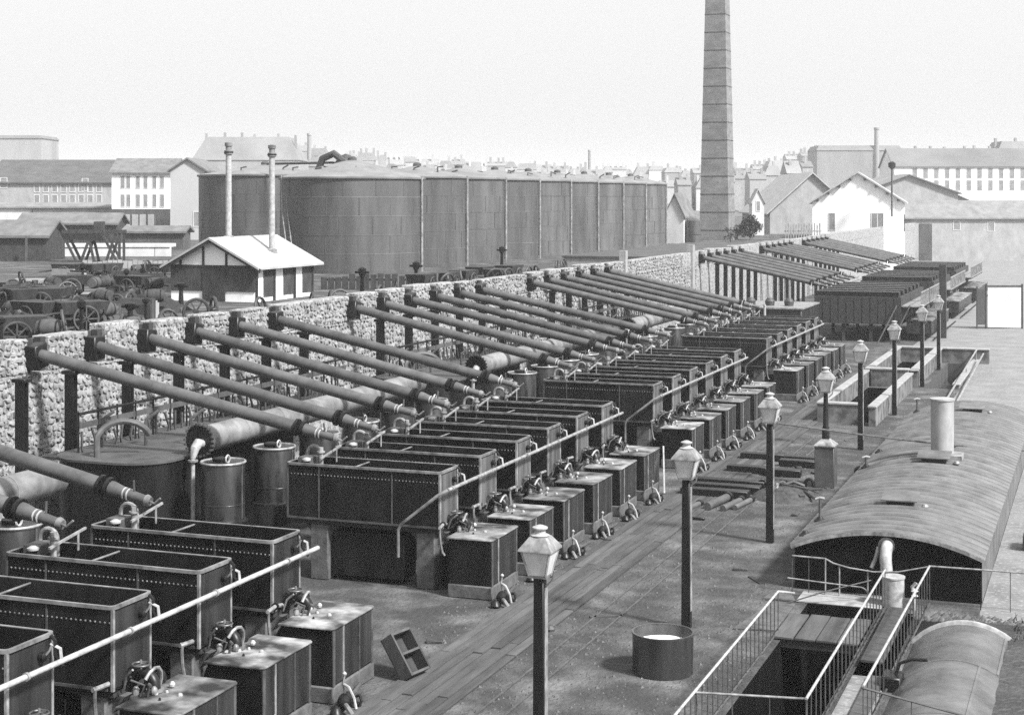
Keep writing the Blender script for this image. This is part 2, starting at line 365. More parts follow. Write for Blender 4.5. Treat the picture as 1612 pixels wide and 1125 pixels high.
# ------------------------------------------------------------------ row units
def arc(cx, cz, r, a0, a1, n, y=0): return [(cx+r*cos(radians(a0+(a1-a0)*i/n)), y, cz+r*sin(radians(a0+(a1-a0)*i/n))) for i in range(n+1)]
def make_trough(label, loc):
    t = thing('open_iron_tank', label, 'tank', loc, 0, 'open iron tanks set in rows')
    L, B, H, w = 2.2, .575, 1.45, .03
    mb = MB(); xo, yo = L, B
    o = [(-xo,-yo),(xo,-yo),(xo,yo),(-xo,yo)]; i = [(-xo+w,-yo+w),(xo-w,-yo+w),(xo-w,yo-w),(-xo+w,yo-w)]
    v = [(x,y,0) for x,y in o]+[(x,y,H) for x,y in o]+[(x,y,H) for x,y in i]+[(x,y,.06) for x,y in i]
    f = [(3,2,1,0)]
    for k in range(4):
        q = (k+1) % 4; f += [(k,q,q+4,k+4),(k+4,q+4,q+8,k+8),(k+8,q+8,q+12,k+12)]
    f.append((12,13,14,15)); mb.add(v, f); mb.build('tank_body', 'iron', t, smooth=False)
    # end plate with its own streaks and tone
    MB().box(L+.001, L+.010, -B+.05, B-.05, .05, H-.09).build('end_plate', 'iron_side', t)
    # rim: rolled angle with rounded corners
    def rr(hx, hy, r, n=4):
        pts = []
        for cx, cy, a0 in ((hx-r,hy-r,0),(-hx+r,hy-r,90),(-hx+r,-hy+r,180),(hx-r,-hy+r,270)):
            for k in range(n+1): a = radians(a0+90*k/n); pts.append((cx+r*cos(a), cy+r*sin(a)))
        return pts
    po, pi_ = rr(L+.04, B+.04, .13), rr(L-.02, B-.02, .09); n = len(po)
    v = [(x,y,H-.05) for x,y in po]+[(x,y,H+.012) for x,y in po]+[(x,y,H+.012) for x,y in pi_]+[(x,y,H-.05) for x,y in pi_]
    f = []
    for k in range(n):
        q = (k+1) % n
        for a in range(4): c = (a+1) % 4; f.append((a*n+k, a*n+q, c*n+q, c*n+k))
    MB().add(v, f).build('rim', 'rim', t)
    for sx in (-1, 1):
        for sy in (-1, 1):
            a = MB(); x, y = sx*(L+.012), sy*(B+.012)
            p = [(x,y),(x-sx*.05,y),(x-sx*.05,y-sy*.02),(x-sx*.02,y-sy*.02),(x-sx*.02,y-sy*.06),(x,y-sy*.06)]
            a.prism(p, .0, H-.052, 'z').build('corner_angle', 'edge' if sx > 0 else 'seam', t)  # yard-side angles paler: the light they catch is put into the colour
    for x in (-1.28, .83):
        MB().box(x, x+.035, -B-.014, -B+.002, .03, H-.052).build('seam_strip', 'seam', t)
    MB().box(-L+.0, L-.1, -B-.02, -B+.002, -.001, .05).build('bottom_angle', 'seam', t)
    rv = MB()
    for k in range(44):
        x = -L+.12+k*.098
        rv.lathe([(.02,-0.0),(.017,.012),(.005,.018)], (x, 0, 0), 6, 'z')
    rv.v = [(x, -B-z, H-.28+y) for x, y, z in rv.v]
    rv.build('rivet_row', 'rim', t, kind='stuff')
    MB().tube([(-.35,-B+.02,H-.06),(-.35,B-.02,H-.06)], .022, 6).build('tie_rod', 'rim', t)
    MB().add([(-L+w,-B+w,1.02),(L-w,-B+w,1.02),(L-w,B-w,1.02),(-L+w,B-w,1.02)], [(0,1,2,3)]).build('liquor', 'liquid', t)
    # overflow pipe and hook on the yard end
    MB().tube([(L+.05,B-.12,H-.02),(L+.13,B-.12,H-.10),(L+.14,B-.13,H-.32),(L+.26,B-.1,H-.50)], .03, 6).build('overflow_pipe', 'black', t)
    h = MB().lathe([(.055,0),(.075,.02),(.075,.09),(.03,.12)], (L+.015, B-.35, H-.3), 10, 'x').build('cock', 'black', t)
    MB().tube([(L+.1,B-.35,H-.3),(L+.18,B-.33,H-.2),(L+.2,B-.3,H-.12)], .018, 6).build('cock_lever', 'rim', h)
    # inlet fittings on the wall end
    b = MB().box(-L+.12, -L+.5, -.24, .2, H-.12, H+.10).build('inlet_box', 'seam', t, bevel=.02)
    MB().tube([(-L+.55,.30,H-.2)]+arc(-L+.34, H+.12, .21, 0, 180, 8, .30)+[(-L+.13,.3,H-.1)], .05, 8).build('inlet_bend', 'edge', t)
    MB().tube([(-L+.72,-.05,H-.3),(-L+.72,-.05,H+.36)], .07, 8).build('standpipe', 'edge', t)
    MB().lathe([(.11,0),(.11,.04)], (-L+.72,-.05,H+.22), 10).build('flange', 'edge', t)
    MB().lathe([(.09,0),(.12,.02),(.12,.06),(.05,.10)], (-L+.42,-.3,H+.012), 10).build('inlet_cap', 'light_metal', t)
    MB().bar((-L+.9,-.42,H+.12),(-L+.9,.75,H+.30),.045,.045).build('cross_bar', 'edge', t)
    MB().tube([(-L+.9,.5,H-.1),(-L+.9,.5,H+.26)], .025, 6).build('cross_bar_prop', 'edge', t)
    return t
def make_stand(label, loc):
    t = thing('tank_stand', label, 'stand', loc, 0, 'stands under the open tanks')
    for x in (-1.3, 1.75):
        p = MB().box(x-.26, x+.26, -.5, .5, 0, 1.44).build('pier', 'plinth', t, bevel=.03)
        MB().prism([(x+.262,1.44),(x+.52,1.44),(x+.262,1.12)], -.3, -.05).build('corbel', 'plinth', p)
        MB().prism([(x-.262,1.44),(x-.52,1.44),(x-.262,1.12)], -.3, -.05).build('corbel', 'plinth', p)
    MB().box(-2.15, 2.15, -.46, .46, 1.44, 1.585).build('bearer', 'wood_dark', t, bevel=.01)
    MB().box(-.95, 1.1, -.38, .4, .14, 1.3).build('lower_tank', 'iron', t, bevel=.02)
    MB().lathe([(.34,0),(.34,1.1),(.3,1.14)], (2.35,.1,.0), 16).build('sump_drum', 'iron', t)
    return t
def make_chest(label, loc):
    t = thing('sealed_iron_chest', label, 'chest', loc, 0, 'sealed iron chests in front of the tanks')
    MB().box(-.60, .60, 0, 1.94, 0, .34).build('plinth', 'plinth', t, bevel=.03)
    MB().box(-.57, .57, .03, 1.9, .34, 1.47).build('chest_body', 'iron', t, bevel=.008)
    MB().box(.5705, .58, .12, 1.82, .38, 1.44).build('side_plate', 'iron_side', t)
    for y in (.03, 1.80): MB().box(.571, .592, y+.0, y+.09, .34, 1.46).build('corner_angle', 'seam', t)
    MB().box(.5805, .60, .46, .51, .36, 1.46).build('side_strip', 'edge', t)
    MB().box(.5805, .597, 1.22, 1.25, .36, 1.46).build('side_strip', 'seam', t)
    MB().prism([(-.62,-.02),(.55,-.02),(.62,.05),(.62,1.88),(.55,1.95),(-.62,1.95)], 1.472, 1.508, 'z').build('lid', 'lid', t, bevel=.004)
    for i in range(5):
        x, y = random.uniform(-.4,.3), random.uniform(.2,1.2); r = random.uniform(.02,.05)
        MB().lathe([(r,0),(r,.015),(r*.6,.045)], (x,y,1.508), 8).build('lid_bolt', 'black' if i % 2 else 'light_metal', t)
    return t
def make_valve(label, loc):
    t = thing('pipe_valve', label, 'valve', loc, 0, 'pipe valves between tanks and chests')
    b = MB().tube([(-.42,0,.08),(-.3,0,.10)]+arc(.02, .04, .25, 165, 8, 9)+[(.28,0,-.0)], [.09,.09]+[.105]*9+[.10,.10], 10).build('valve_elbow', 'black', t)
    MB().lathe([(.15,0),(.15,.05)], (-.36,0,.09), 12, 'x').build('flange', 'seam', b)
    MB().lathe([(.16,0),(.16,.05)], (.27,0,.0), 12).build('flange', 'rim', b)
    MB().tube([(.02,-.05,.28),(.0,-.05,.52)], .02, 6).build('stem', 'rim', t)
    w = MB().torus((0,-.05,.44), .15, .018, 'z', 16, 6).build('handwheel', 'seam', t)
    MB().bar((-.15,-.05,.44),(.15,-.05,.44),.025).build('spoke', 'seam', w); MB().bar((0,-.20,.442),(0,.10,.442),.025).build('spoke', 'seam', w)
    MB().tube([(.10,.34,.0)]+[(.10+.12*sin(radians(a_)), .34-.26*(1-cos(radians(a_))), .38*sin(radians(a_))) for a_ in (20,45,70,95,120,145)], .032, 6).build('curved_lever', 'edge', t)
    MB().tube([(-.28,-.95,.20),(-.28,-.5,.20),(-.26,-.15,.14)], .042, 8).build('branch_pipe', 'edge', t)
    MB().lathe([(.075,0),(.075,.05)], (-.28,-.52,.20), 10, 'y').build('coupling', 'black', t)
    MB().tube([(-.28,-.9,.24),(-.28,-.9,.02),(-.26,-.9,-.2),(-.22,-.88,-.42),(-.16,-.88,-.5)], .032, 6).build('drain_pipe', 'rim', t)
    MB().lathe([(.0,0),(.045,.03),(.055,.07),(.03,.11),(.0,.12)], (.40,.30,-.01), 8, caps=False).build('knob', 'light_metal', t)
    MB().lathe([(.10,0),(.12,.08),(.08,.18),(.04,.22)], (.02,.45,.0), 10).build('valve_pot', 'black', t)
    MB().tube([(-.1,.2,.02),(.02,.24,.2),(.14,.2,.16),(.22,.1,.02)], .03, 6).build('small_bend', 'seam', t)
    MB().tube([(-.2,-.25,.05),(-.1,-.3,.30),(.05,-.32,.42)], .022, 6).build('side_rod', 'edge', t)
    MB().lathe([(.06,0),(.06,.10),(.03,.14)], (.1,-.3,.0), 8).build('gland', 'rim', t)
    for q_ in range(6):
        x_, y_ = random.uniform(-.35,.5), random.uniform(-.4,.55); z_2 = .0 if x_ > .12 else .06
        if q_ % 2: MB().tube([(x_,y_,z_2),(x_+random.uniform(-.1,.1),y_+random.uniform(-.1,.1),z_2+random.uniform(.1,.25)),(x_+random.uniform(-.2,.2),y_+random.uniform(-.2,.2),z_2+random.uniform(.15,.35))], random.uniform(.018,.035), 6).build('small_pipe', random.choice(['black','seam','edge']), t)
        else: MB().lathe([(.05,0),(.065,.04),(.05,.1),(.02,.13)], (x_,y_,z_2), 8).build('pot', random.choice(['black','rim']), t)
    return t
def make_ground_valve(label, loc):
    t = thing('ground_valve', label, 'valve', loc, 0, 'ground valves along the plank track')
    MB().lathe([(.05,-.22),(.12,-.17),(.15,0),(.12,.17),(.05,.22)], (0,0,.18), 12, 'y').build('valve_body', 'black', t)
    MB().lathe([(.13,0),(.13,.05)], (.0,.19,.18), 12, 'y').build('flange', 'seam', t)
    MB().tube([(0,.2,.18),(0,.6,.17),(-.05,1.15,.17)], .045, 8).build('link_pipe', 'seam', t)
    MB().tube([(0,0,.3),(-.05,.02,.52),(-.02,.02,.68)], .024, 6).build('stem', 'edge', t)
    MB().lathe([(.0,0),(.04,.02),(.045,.05),(.0,.09)], (-.02,.02,.66), 8, caps=False).build('stem_knob', 'light_metal', t)
    MB().tube([(-.02,.0,.5),(.10,-.06,.46),(.22,-.12,.28),(.27,-.14,.08)], .026, 6).build('hand_lever', 'light_metal', t)
    MB().lathe([(.14,0),(.16,.03),(.10,.10)], (.18,.28,.0), 10).build('drip_cup', 'scrap', t)
    MB().tube([(.04,-.15,.16),(.16,-.32,.14),(.26,-.36,.03)], .05, 8).build('outlet', 'rim', t)
    MB().lathe([(.10,0),(.13,.06),(.08,.16),(.02,.2)], (-.05,-.42,.0), 10).build('pot', 'black', t)
    MB().tube([(.25,.05,.0),(.3,.1,.16),(.24,.2,.24),(.15,.25,.2)], .03, 6).build('small_bend', 'black', t)
    return t
def make_pipe(label, loc):
    # inclined pipe; origin at its root on the wall
    t = thing('inclined_pipe', label, 'pipe', loc, 0, 'inclined pipes from the wall to the tanks')
    L = 9.5; ang = atan(.2126); dx, dz = cos(ang), -sin(ang)
    q = lambda s, y=0: (dx*s, y, dz*s)
    MB().tube([q(-.1), q(8.35)], .172, 16).build('pipe_barrel', 'pipe', t)
    MB().box(-.24, .16, -.26, .3, -.42, .28).build('root_box', 'black', t, bevel=.03)
    for s in (8.32, 8.52): MB().tube([q(s), q(s+.07)], .235, 16).build('collar', 'black', t)
    nz = MB().tube([q(8.6), q(8.7), q(9.0), q(9.55)], [.175, .165, .115, .095], 12).build('nozzle', 'pipe', t)
    for s in (8.95, 9.05): MB().tube([q(s), q(s+.03)], .135, 12).build('nozzle_ring', 'light_metal', nz)
    MB().tube([q(9.5), q(9.54), q(9.62)], [.125, .125, .10], 10).build('mouth_flange', 'rim', t)
    a = q(9.6); MB().tube([(a[0],-.05,a[2]+.02),(a[0]+.16,-.08,a[2]-.02),(a[0]+.30,-.06,a[2]+.10)], .025, 6).build('clack_lever', 'rim', t)
    a = q(9.2); MB().tube([(a[0],0,a[2]+.1),(a[0],0,a[2]+.34)], .025, 6).build('pipe_cock', 'seam', t)
    return t
def make_column(label, loc):
    t = thing('pipe_column', label, 'column', loc, 0, 'columns carrying the inclined pipes')
    h = 5.58-.2126*1.15-.18
    MB().prism([(-.14,-.11),(.14,-.11),(.14,-.07),(.05,-.03),(.05,.03),(.14,.07),(.14,.11),(-.14,.11),(-.14,.07),(-.05,.03),(-.05,-.03),(-.14,-.07)], 0, h-.1, 'z').build('shaft', 'black', t)
    MB().box(-.22, .22, -.16, .16, h-.1, h).build('head_plate', 'black', t, bevel=.01)
    MB().tube([(.02,.19,0),(.02,.19,h+.15)], .028, 6).build('side_rod', 'seam', t)
    return t
def make_drum(label, loc):
    t = thing('riveted_drum', label, 'drum', loc, 0, 'upright riveted drums behind the tanks')
    MB().lathe([(.66,0),(.66,.05),(.60,.06),(.58,.12),(.57,1.55),(.55,1.58)], n=28).build('drum_shell', 'drum', t)
    MB().torus((0,0,1.58), .585, .035, 'z', 28, 6).build('top_ring', 'edge', t)
    MB().torus((0,0,.48), .575, .018, 'z', 28, 5).build('hoop', 'drum', t)
    MB().bar((.575,0,.06),(.575,0,1.56),.02,.06).build('lap_strip', 'seam', t)
    MB().torus((.2,-.1,1.68), .10, .025, 'x', 12, 5).build('lifting_ring', 'light_metal', t)
    MB().lathe([(.2,0),(.22,.03),(.22,.08),(.1,.11)], (-.15,.1,1.58), 12).build('manhole', 'black', t)
    return t
protos = {}
def put(fn, label, loc):
    k = fn.__name__
    if k not in protos: protos[k] = fn(label, loc); freeze(protos[k]); return protos[k]
    return dup(protos[k], loc, label)
for b in 'ABCD':
    y0 = BANKS[b]; nm = BN[b]
    for n, k in enumerate(KR[b]):
        y = y0+k*P; o = ORD[n]
        jz = radians(random.uniform(-.5,.5))
        tk = put(make_trough, f'open black riveted tank, {o} from the camera in the {nm}', (-18.07, y+.99, 1.59))
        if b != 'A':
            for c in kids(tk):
                if c.name.startswith('end_plate'): c.material_slots[0].link = 'OBJECT'; c.material_slots[0].material = M['iron_side_pale']  # end plates past the nearest block take a paler tone
        tk.rotation_euler = (0, 0, jz)
        put(make_stand, f'dark stone and iron stand under the {o} open tank of the {nm}', (-18.07, y+.99, 0))
        if not (b == 'A' and k < 0):
            ch = put(make_chest, f'closed black chest with dusty lid, {ORD[n-1] if b == "A" else o} from the camera in the {nm}', (-14.895, y, 0))
        if not (b == 'A' and k < 0): ch.rotation_euler = (0, 0, radians(random.uniform(-.8,.8)))
        vv_ = put(make_valve, f'black elbow valve with handwheel beside the {o} open tank of the {nm}', (-15.62, y+.95, 1.52))
        vv_.rotation_euler = (0, 0, radians(random.uniform(-12,12)))
        gv = put(make_ground_valve, f'small iron valve on the ground by the {o} chest place of the {nm}', (-13.95, y-.15, 0))
        gv.rotation_euler = (0, 0, radians(random.uniform(-9,9)))
        pp = put(make_pipe, f'grey inclined pipe running down to the {o} tank of the {nm}', (-28.55, y+.82, 5.58))
        pp.rotation_euler = (random.uniform(-.2,.2), radians(random.uniform(-.25,.35)), radians(random.uniform(-.4,.4)))
        put(make_column, f'black iron column under the {o} inclined pipe of the {nm}', (-27.4, y+.82, 0))
        put(make_drum, f'glossy black upright drum behind the {o} tank of the {nm}', (-22.1, y+.22, 1.4))
for b in FARB:
    for k in range(6):
        put(make_pipe, f'grey inclined pipe, {ORD[k]} of the {dict(E="first",F="second",G="third")[b]} far set past the plain wall', (-28.55, FARB[b]+k*P+.82, 5.58))
        put(make_column, f'column under the {ORD[k]} pipe of the {dict(E="first",F="second",G="third")[b]} far set', (-27.4, FARB[b]+k*P+.82, 0))
put(make_column, 'dark column at the left edge, by itself before the rubble wall', (-27.4, 35.3, 0))
# things shared by each block
for b, y0 in BANKS.items():
    nm = BN[b]; ks = list(KR[b]); ya, yb = y0+ks[0]*P, y0+ks[-1]*P
    if b == 'A': ya -= P*2
    rl = thing('water_pipe', f'long bright handrail pipe across the tank ends of the {nm}', 'pipe', (-15.62, ya, 2.62), 0, 'bright pipes across the tank ends')
    ln = yb-ya+1.9
    MB().tube([(0, .3, 0), (0, ln, .0)], .048, 10).build('pipe_run', 'edge' if b != 'A' else 'light_metal', rl)
    if b != 'A':
        MB().tube([(0,.3,0),(-.2,.15,-.12),(-1.2,.1,-.9),(-1.28,.1,-1.05),(-1.28,.1,-1.75)], [.045,.045,.04,.04,.04], 8).build('drop_pipe', 'rim', rl)
    for k in range(len(ks)):
        yy = (ks[k]-ks[0])*P+1.45+(P*2 if b == 'A' else 0)
        MB().tube([(-.2,yy,.26),(-.02,yy,.2),(0,yy,.02)], .03, 6).build('hanger', 'light_metal', rl)
        MB().lathe([(.07,0),(.07,.05)], (0,yy-.9,0), 10, 'y').build('pipe_joint', 'edge', rl)
    # big horizontal header barrel over the drums
    hd = thing('header_barrel', f'large horizontal iron barrel lying behind the tanks of the {nm}', 'barrel', (-23.3, 0, 3.38), 0, 'horizontal header barrels')
    s, e = (y0+.95, yb+1.9) if b != 'A' else (8, 31.4)
    n = int((e-s)/1.9)
    MB().lathe([(.36,s+.08),(.36,e-.1),(.3,e)], n=28, axis='y').build('barrel_shell', 'barrel_top', hd)
    for k in range(1, n): MB().lathe([(.368,0),(.368,.04)], (0,s+k*(e-s)/n,0), 28, 'y').build('barrel_hoop', 'barrel_top', hd)
    fl = MB().lathe([(.43,s),(.43,s+.08)], n=28, axis='y').build('end_flange', 'black', hd)
    for k in range(22):
        a = 2*pi*k/22; MB().box(-.03,.03,s-.05,s+.1,-.03,.03).build('flange_bolt', 'seam', fl, loc=(.44*cos(a), 0, .44*sin(a)))
    # flat-topped cistern behind the drums
    ci = thing('round_cistern', f'low flat-topped black cistern behind the drums of the {nm}', 'cistern', (-25.4, y0+.4 if b != 'A' else y0-2.5, 0), 0, 'flat-topped cisterns')
    pts = []
    for cx, cy, a0 in ((.6, 6.2, 0), (-.6, 6.2, 90), (-.6, 0, 180), (.6, 0, 270)):
        for k in range(7): a = radians(a0+15*k); pts.append((cx+1.2*cos(a), cy+1.2*sin(a)))
    MB().prism(pts, 0, 2.9, 'z').build('cistern_shell', 'iron', ci)
    MB().prism([(x*1.02, (y-3.1)*1.015+3.1) for x, y in pts], 2.902, 2.96, 'z').build('cistern_top', 'cistern_top', ci)
    for k in range(3):
        MB().tube([(-1.4+k*1.1,1+k*.6,2.9),(-1.4+k*1.1,1+k*.6,3.7),(-1.1+k*1.1,1.2+k*.6,3.95)], .05, 8).build('vent_pipe', 'seam', ci)
    MB().tube([(-.4,-.6,2.96),(-.4,-.6,3.5)]+[(-.4+.5*(1-cos(radians(t*18))), -.6+t*.1, 3.5+.4*sin(radians(t*18))) for t in range(1,11)], .09, 8).build('bent_pipe', 'pipe', ci)
    # guard rail walkway by the wall
    gr = thing('wall_walkway', f'railed walkway along the rubble wall behind the {nm}', 'walkway', (-27.0, ya+.2, 0), 0, 'railed walkways along the wall')
    ln = yb-ya+2.6
    MB().box(-.9, .35, 0, ln, 2.72, 2.80).build('deck', 'wood_dark', gr)
    MB().tube([(.3,0,4.03),(.3,ln,4.03)], .045, 6).build('top_rail', 'black', gr)
    MB().box(.28, .32, 0, ln, 3.62, 3.78).build('mid_rail', 'pipe', gr)
    for k in range(int(ln/.92)+1):
        MB().tube([(.3,k*.92,2.8),(.3,k*.92,4.1)], .03, 6).build('rail_post', 'black', gr)
    for k in range(int(ln/.46)):
        yy = k*.46+.2+random.uniform(-.1,.1)
        MB().tube([(.34,yy,2.8),(.36,yy+random.uniform(-.15,.15),3.1),(.3,yy+random.uniform(-.1,.1),3.4+random.uniform(0,.2))], .04, 5).build('hanging_tool', 'scrap', gr)
    if b in 'BCD':
        # bright standpipe with elbow at the barrel end
        sp = thing('standpipe', f'pale upright pipe with a bent head at the barrel end of the {nm}', 'pipe', (-23.2, s-.25, 0), 0, 'standpipes at barrel ends')
        MB().tube([(0,.22,3.3),(0,.05,3.34),(-.02,-.08,3.22),(-.05,-.14,2.95)], [.12,.14,.13,.07], 10).build('bent_head', 'light_metal', sp)
        MB().tube([(-.05,-.14,2.97),(-.05,-.14,0)], .06, 8).build('upright', 'light_metal', sp)
        MB().lathe([(.14,0),(.14,.05)], (-.05,-.14,2.86), 10).build('collar', 'edge', sp)
# ------------------------------------------------------------------ gas lamps
def lantern(t, z0, off=0):
    s = z0
    b, m_ = .155, .255
    fr = MB().box(-.17, .17, -.17, .17, s, s+.04).build('lantern_base', 'rim', t)
    for sx in (-1, 1):
        for sy in (-1, 1): MB().bar((sx*b, sy*b, s+.04), (sx*m_, sy*m_, s+.47), .03).build('corner_bar', 'edge', fr)
    for k in range(4):
        a = k*pi/2; c, d = cos(a), sin(a)
        q = [(-b+.02,-b-.0,s+.045),(b-.02,-b,s+.045),(m_-.02,-m_,s+.465),(-m_+.02,-m_,s+.465)]
        q += [(x, y+.012, z) for x, y, z in q]
        p = [(x*c-y*d, x*d+y*c, z) for x, y, z in q]
        MB().hexa(p).build('glass_pane', 'glass', fr, smooth=False)
    r = MB().add([(-.30,-.30,s+.47),(.30,-.30,s+.47),(.30,.30,s+.47),(-.30,.30,s+.47),(-.30,-.30,s+.50),(.30,-.30,s+.50),(.30,.30,s+.50),(-.30,.30,s+.50),(-.15,-.15,s+.70),(.15,-.15,s+.70),(.15,.15,s+.70),(-.15,.15,s+.70)],
        [(3,2,1,0),(0,1,5,4),(1,2,6,5),(2,3,7,6),(3,0,4,7),(4,5,9,8),(5,6,10,9),(6,7,11,10),(7,4,8,11),(8,9,10,11)]).build('lantern_roof', 'edge', t)
    MB().lathe([(.15,0),(.17,.02),(.10,.05),(.09,.12),(.135,.13),(.135,.155),(.05,.19),(.0,.2)], (0,0,s+.702), 14, caps=False).build('lantern_cap', 'light_metal', r)
    MB().tube([(.10,.02,s-.16),(.22,.02,s-.05),(.25,.02,s+.12)], .02, 6).build('lamp_bracket', 'rim', t)
def make_lamp(label, loc):
    t = thing('gas_lamp', label, 'street lamp', loc, 0, 'gas lamps down the yard')
    h = 3.46
    MB().hexa([(-.105,-.105,0),(.105,-.105,0),(.105,.105,0),(-.105,.105,0),(-.09,-.09,h),(.09,-.09,h),(.09,.09,h),(-.09,.09,h)]).build('post', 'black', t, bevel=.012)
    MB().box(.098, .108, -.05, .1, .4, 3.3).build('lit_side_strip', 'edge', t)  # flat pale strip paints the sunlit side of the post
    lantern(t, h+.02)
    return t
LAMPY = [25.75, 35.96, 45.76, None, 63.96, 74.8, 86.6, 95.5]
LL = ['nearest gas lamp with square black post and pale lantern at the bottom', 'gas lamp on a black post right behind the open tub', 'gas lamp beside the scrap heap, third from the camera', '', 'gas lamp at the near corner of the walled pits', 'gas lamp against the middle of the walled pits', 'second farthest gas lamp in the yard row', 'farthest gas lamp in the yard row, near the balconies']
for y, l in zip(LAMPY, LL):
    if y: put(make_lamp, l, (-9.15, y, 0))
t = thing('gas_lamp', 'gas lamp with a square box around the foot of its post', 'street lamp', (-9.12, 55.4, 0), 0, 'gas lamps down the yard')
MB().box(-.34, .34, -.34, .34, 0, 1.42).build('box_base', 'pipe', t, bevel=.02)
MB().add([(-.37,-.37,1.42),(.37,-.37,1.42),(.37,.37,1.42),(-.37,.37,1.42),(-.37,-.37,1.46),(.37,-.37,1.46),(.37,.37,1.46),(-.37,.37,1.46),(-.13,-.13,1.66),(.13,-.13,1.66),(.13,.13,1.66),(-.13,.13,1.66)],
    [(3,2,1,0),(0,1,5,4),(1,2,6,5),(2,3,7,6),(3,0,4,7),(4,5,9,8),(5,6,10,9),(6,7,11,10),(7,4,8,11),(8,9,10,11)]).build('box_roof', 'edge', t)
MB().tube([(0,0,1.6),(0,0,2.0),(0,0,2.1),(0,0,3.28)], [.13,.13,.10,.075], 12).build('post', 'black', t)
lantern(t, 3.27)
# slack cable from the third lamp
wend = Vector((-3.2, 62.5, .9)); a = Vector((-9.1, 45.9, 3.48)); wend = D(1640, 711, 57.5)
pts = [a.lerp(wend, i/12) + Vector((0, 0, -.10*sin(pi*i/12))) for i in range(13)]
tag(MB().tube(pts, .035, 6).build('cable', 'seam'), 'long slack cable from the third lamp to the right edge', 'cable')
# ------------------------------------------------------------------ tub with water
t = thing('open_tub', 'round iron tub of water painted white with sky reflection by the second lamp', 'tub', (-8.77, 32.45, 0))
MB().lathe([(.63,0),(.645,.02),(.645,.80),(.66,.82),(.66,.86),(.62,.86),(.62,.82),(.61,.80),(.61,.04)], n=48).build('tub_shell', 'tub', t)
MB().lathe([(.606,.60),(.606,.615)], n=40).build('liquid', 'sky_water', t)
MB().bar((.65,0,.03),(.65,0,.80),.02,.06).build('lap_strip', 'seam', t)
# ------------------------------------------------------------------ low arched house on the right
eh = thing('arched_house', 'long low building with a ribbed arched metal roof at right', 'building', (0, 0, 0))
XL, XR, YA, YB = -7.5, -2.84, 40.5, 68.6
cx, hw, rise, ez = (XL+XR)/2, (XR-XL)/2, .47, 1.16
Rr = (hw*hw+rise*rise)/(2*rise); cz = ez+rise-Rr; am = asin(hw/Rr)
def archpt(t, r=0): return (cx+(Rr+r)*sin(t*am), cz+(Rr+r)*cos(t*am))
poly = [(XL+.02, 0), (XL+.02, ez)] + [archpt(-1+2*i/16, -.03) for i in range(1, 16)] + [(XR-.02, ez), (XR-.02, 0)]
MB().prism(poly, YA+.12, YA+.3).build('end_wall', 'shade_black_wall', eh, smooth=False)
MB().prism(poly, YB-.3, YB-.12).build('end_wall', 'shade_black_wall', eh, smooth=False)
MB().box(XL+.02, XL+.25, YA+.302, YB-.302, 0, ez-.02).build('side_wall', 'zinc', eh, smooth=False)
MB().box(XR-.25, XR-.02, YA+.302, YB-.302, 0, ez-.02).build('side_wall', 'zinc', eh, smooth=False)
sl = .565; nsh = int((YB-YA)/sl)
v = []; f = []; NA = 20
for y, lift in ((0, .0), (.04, .045), (.12, .045), (sl-.1, .0), (sl+.03, -.004)):
    for i in range(NA+1):
        x, z = archpt((-1+2*i/NA)*1.03, lift); v.append((x, y, z))
for j in range(4):
    for i in range(NA): a = j*(NA+1)+i; f.append((a, a+1, a+NA+2, a+NA+1))
m0 = MB().add(v, f).build('roof_sheet', 'zinc', eh, loc=(0, YA, 0))
for k in range(1, nsh):
    link(None, m0, eh, loc=(0, YA+k*sl, 0))
# edge trims and underside
b = MB()
pf = [archpt((-1+2*i/24)*1.035, -.006) for i in range(25)]; pb_ = [archpt((-1+2*i/24)*1.035, -.09) for i in range(25)]
b.prism(pf+pb_[::-1], YA-.03, YA+.11); b.build('barge_board', 'edge', eh)
MB().box(XL-.10, XL+.06, YA, YB, ez-.10, ez-.02).build('eaves_gutter', 'seam', eh)
def vent(y, x=None, w=1.0):
    x = cx-.0 if x is None else x; z = archpt((x-cx)/hw)[1]
    k = MB().box(x-w*.38, x+w*.38, y-.28, y+.28, z-.03, z+.14).build('vent_curb', 'wood_dark', eh)
    MB().hexa([(x-w*.52,y-.42,z+.14),(x+w*.5,y-.42,z+.145),(x+w*.5,y+.4,z+.27),(x-w*.52,y+.4,z+.27),(x-w*.52,y-.42,z+.17),(x+w*.5,y-.42,z+.175),(x+w*.5,y+.4,z+.30),(x-w*.52,y+.4,z+.30)]).build('vent_lid', 'zinc', k)
    MB().lathe([(.08,0),(.1,.04),(.06,.1)], (x+w*.7, y-.2, z-.02), 8).build('vent_weight', 'edge', eh)
vent(44.4, -5.25, .95); vent(52.0, -5.1, 1.0); vent(64.8, -4.9, .95)
st = MB().lathe([(.36,0),(.37,1.70),(.40,1.71),(.40,1.76),(.3,1.78)], (-4.95,52.9,1.78), 24).build('stack', 'stack', eh)
MB().box(-5.5,-4.3,52.45,53.3,1.60,1.78).build('stack_curb', 'edge', eh, bevel=.01)
for x, y, h in ((-7.32,41.25,.14),(-7.25,43.1,.62),(-7.3,52.3,.35),(-7.3,55.6,.2),(-7.2,66.3,.55)):
    z = archpt((x-cx)/hw)[1]-.02
    c = MB().lathe([(.16,0),(.17,.05),(.09,.12),(.06,.16)], (x,y,z), 10).build('roof_fitting', 'black', eh)
    if h > .3:
        MB().tube([(x,y,z+.1),(x,y,z+h)], .04, 6).build('fitting_stem', 'seam', c)
        MB().tube([(x-.12,y,z+h),(x,y,z+h+.05),(x+.12,y,z+h+.03)], .04, 6).build('fitting_head', 'light_metal', c)
MB().lathe([(.3,0),(.3,.9),(.2,.95)], (-1.55,47.0,.7), 16, 'y').build('side_drum', 'zinc', None)
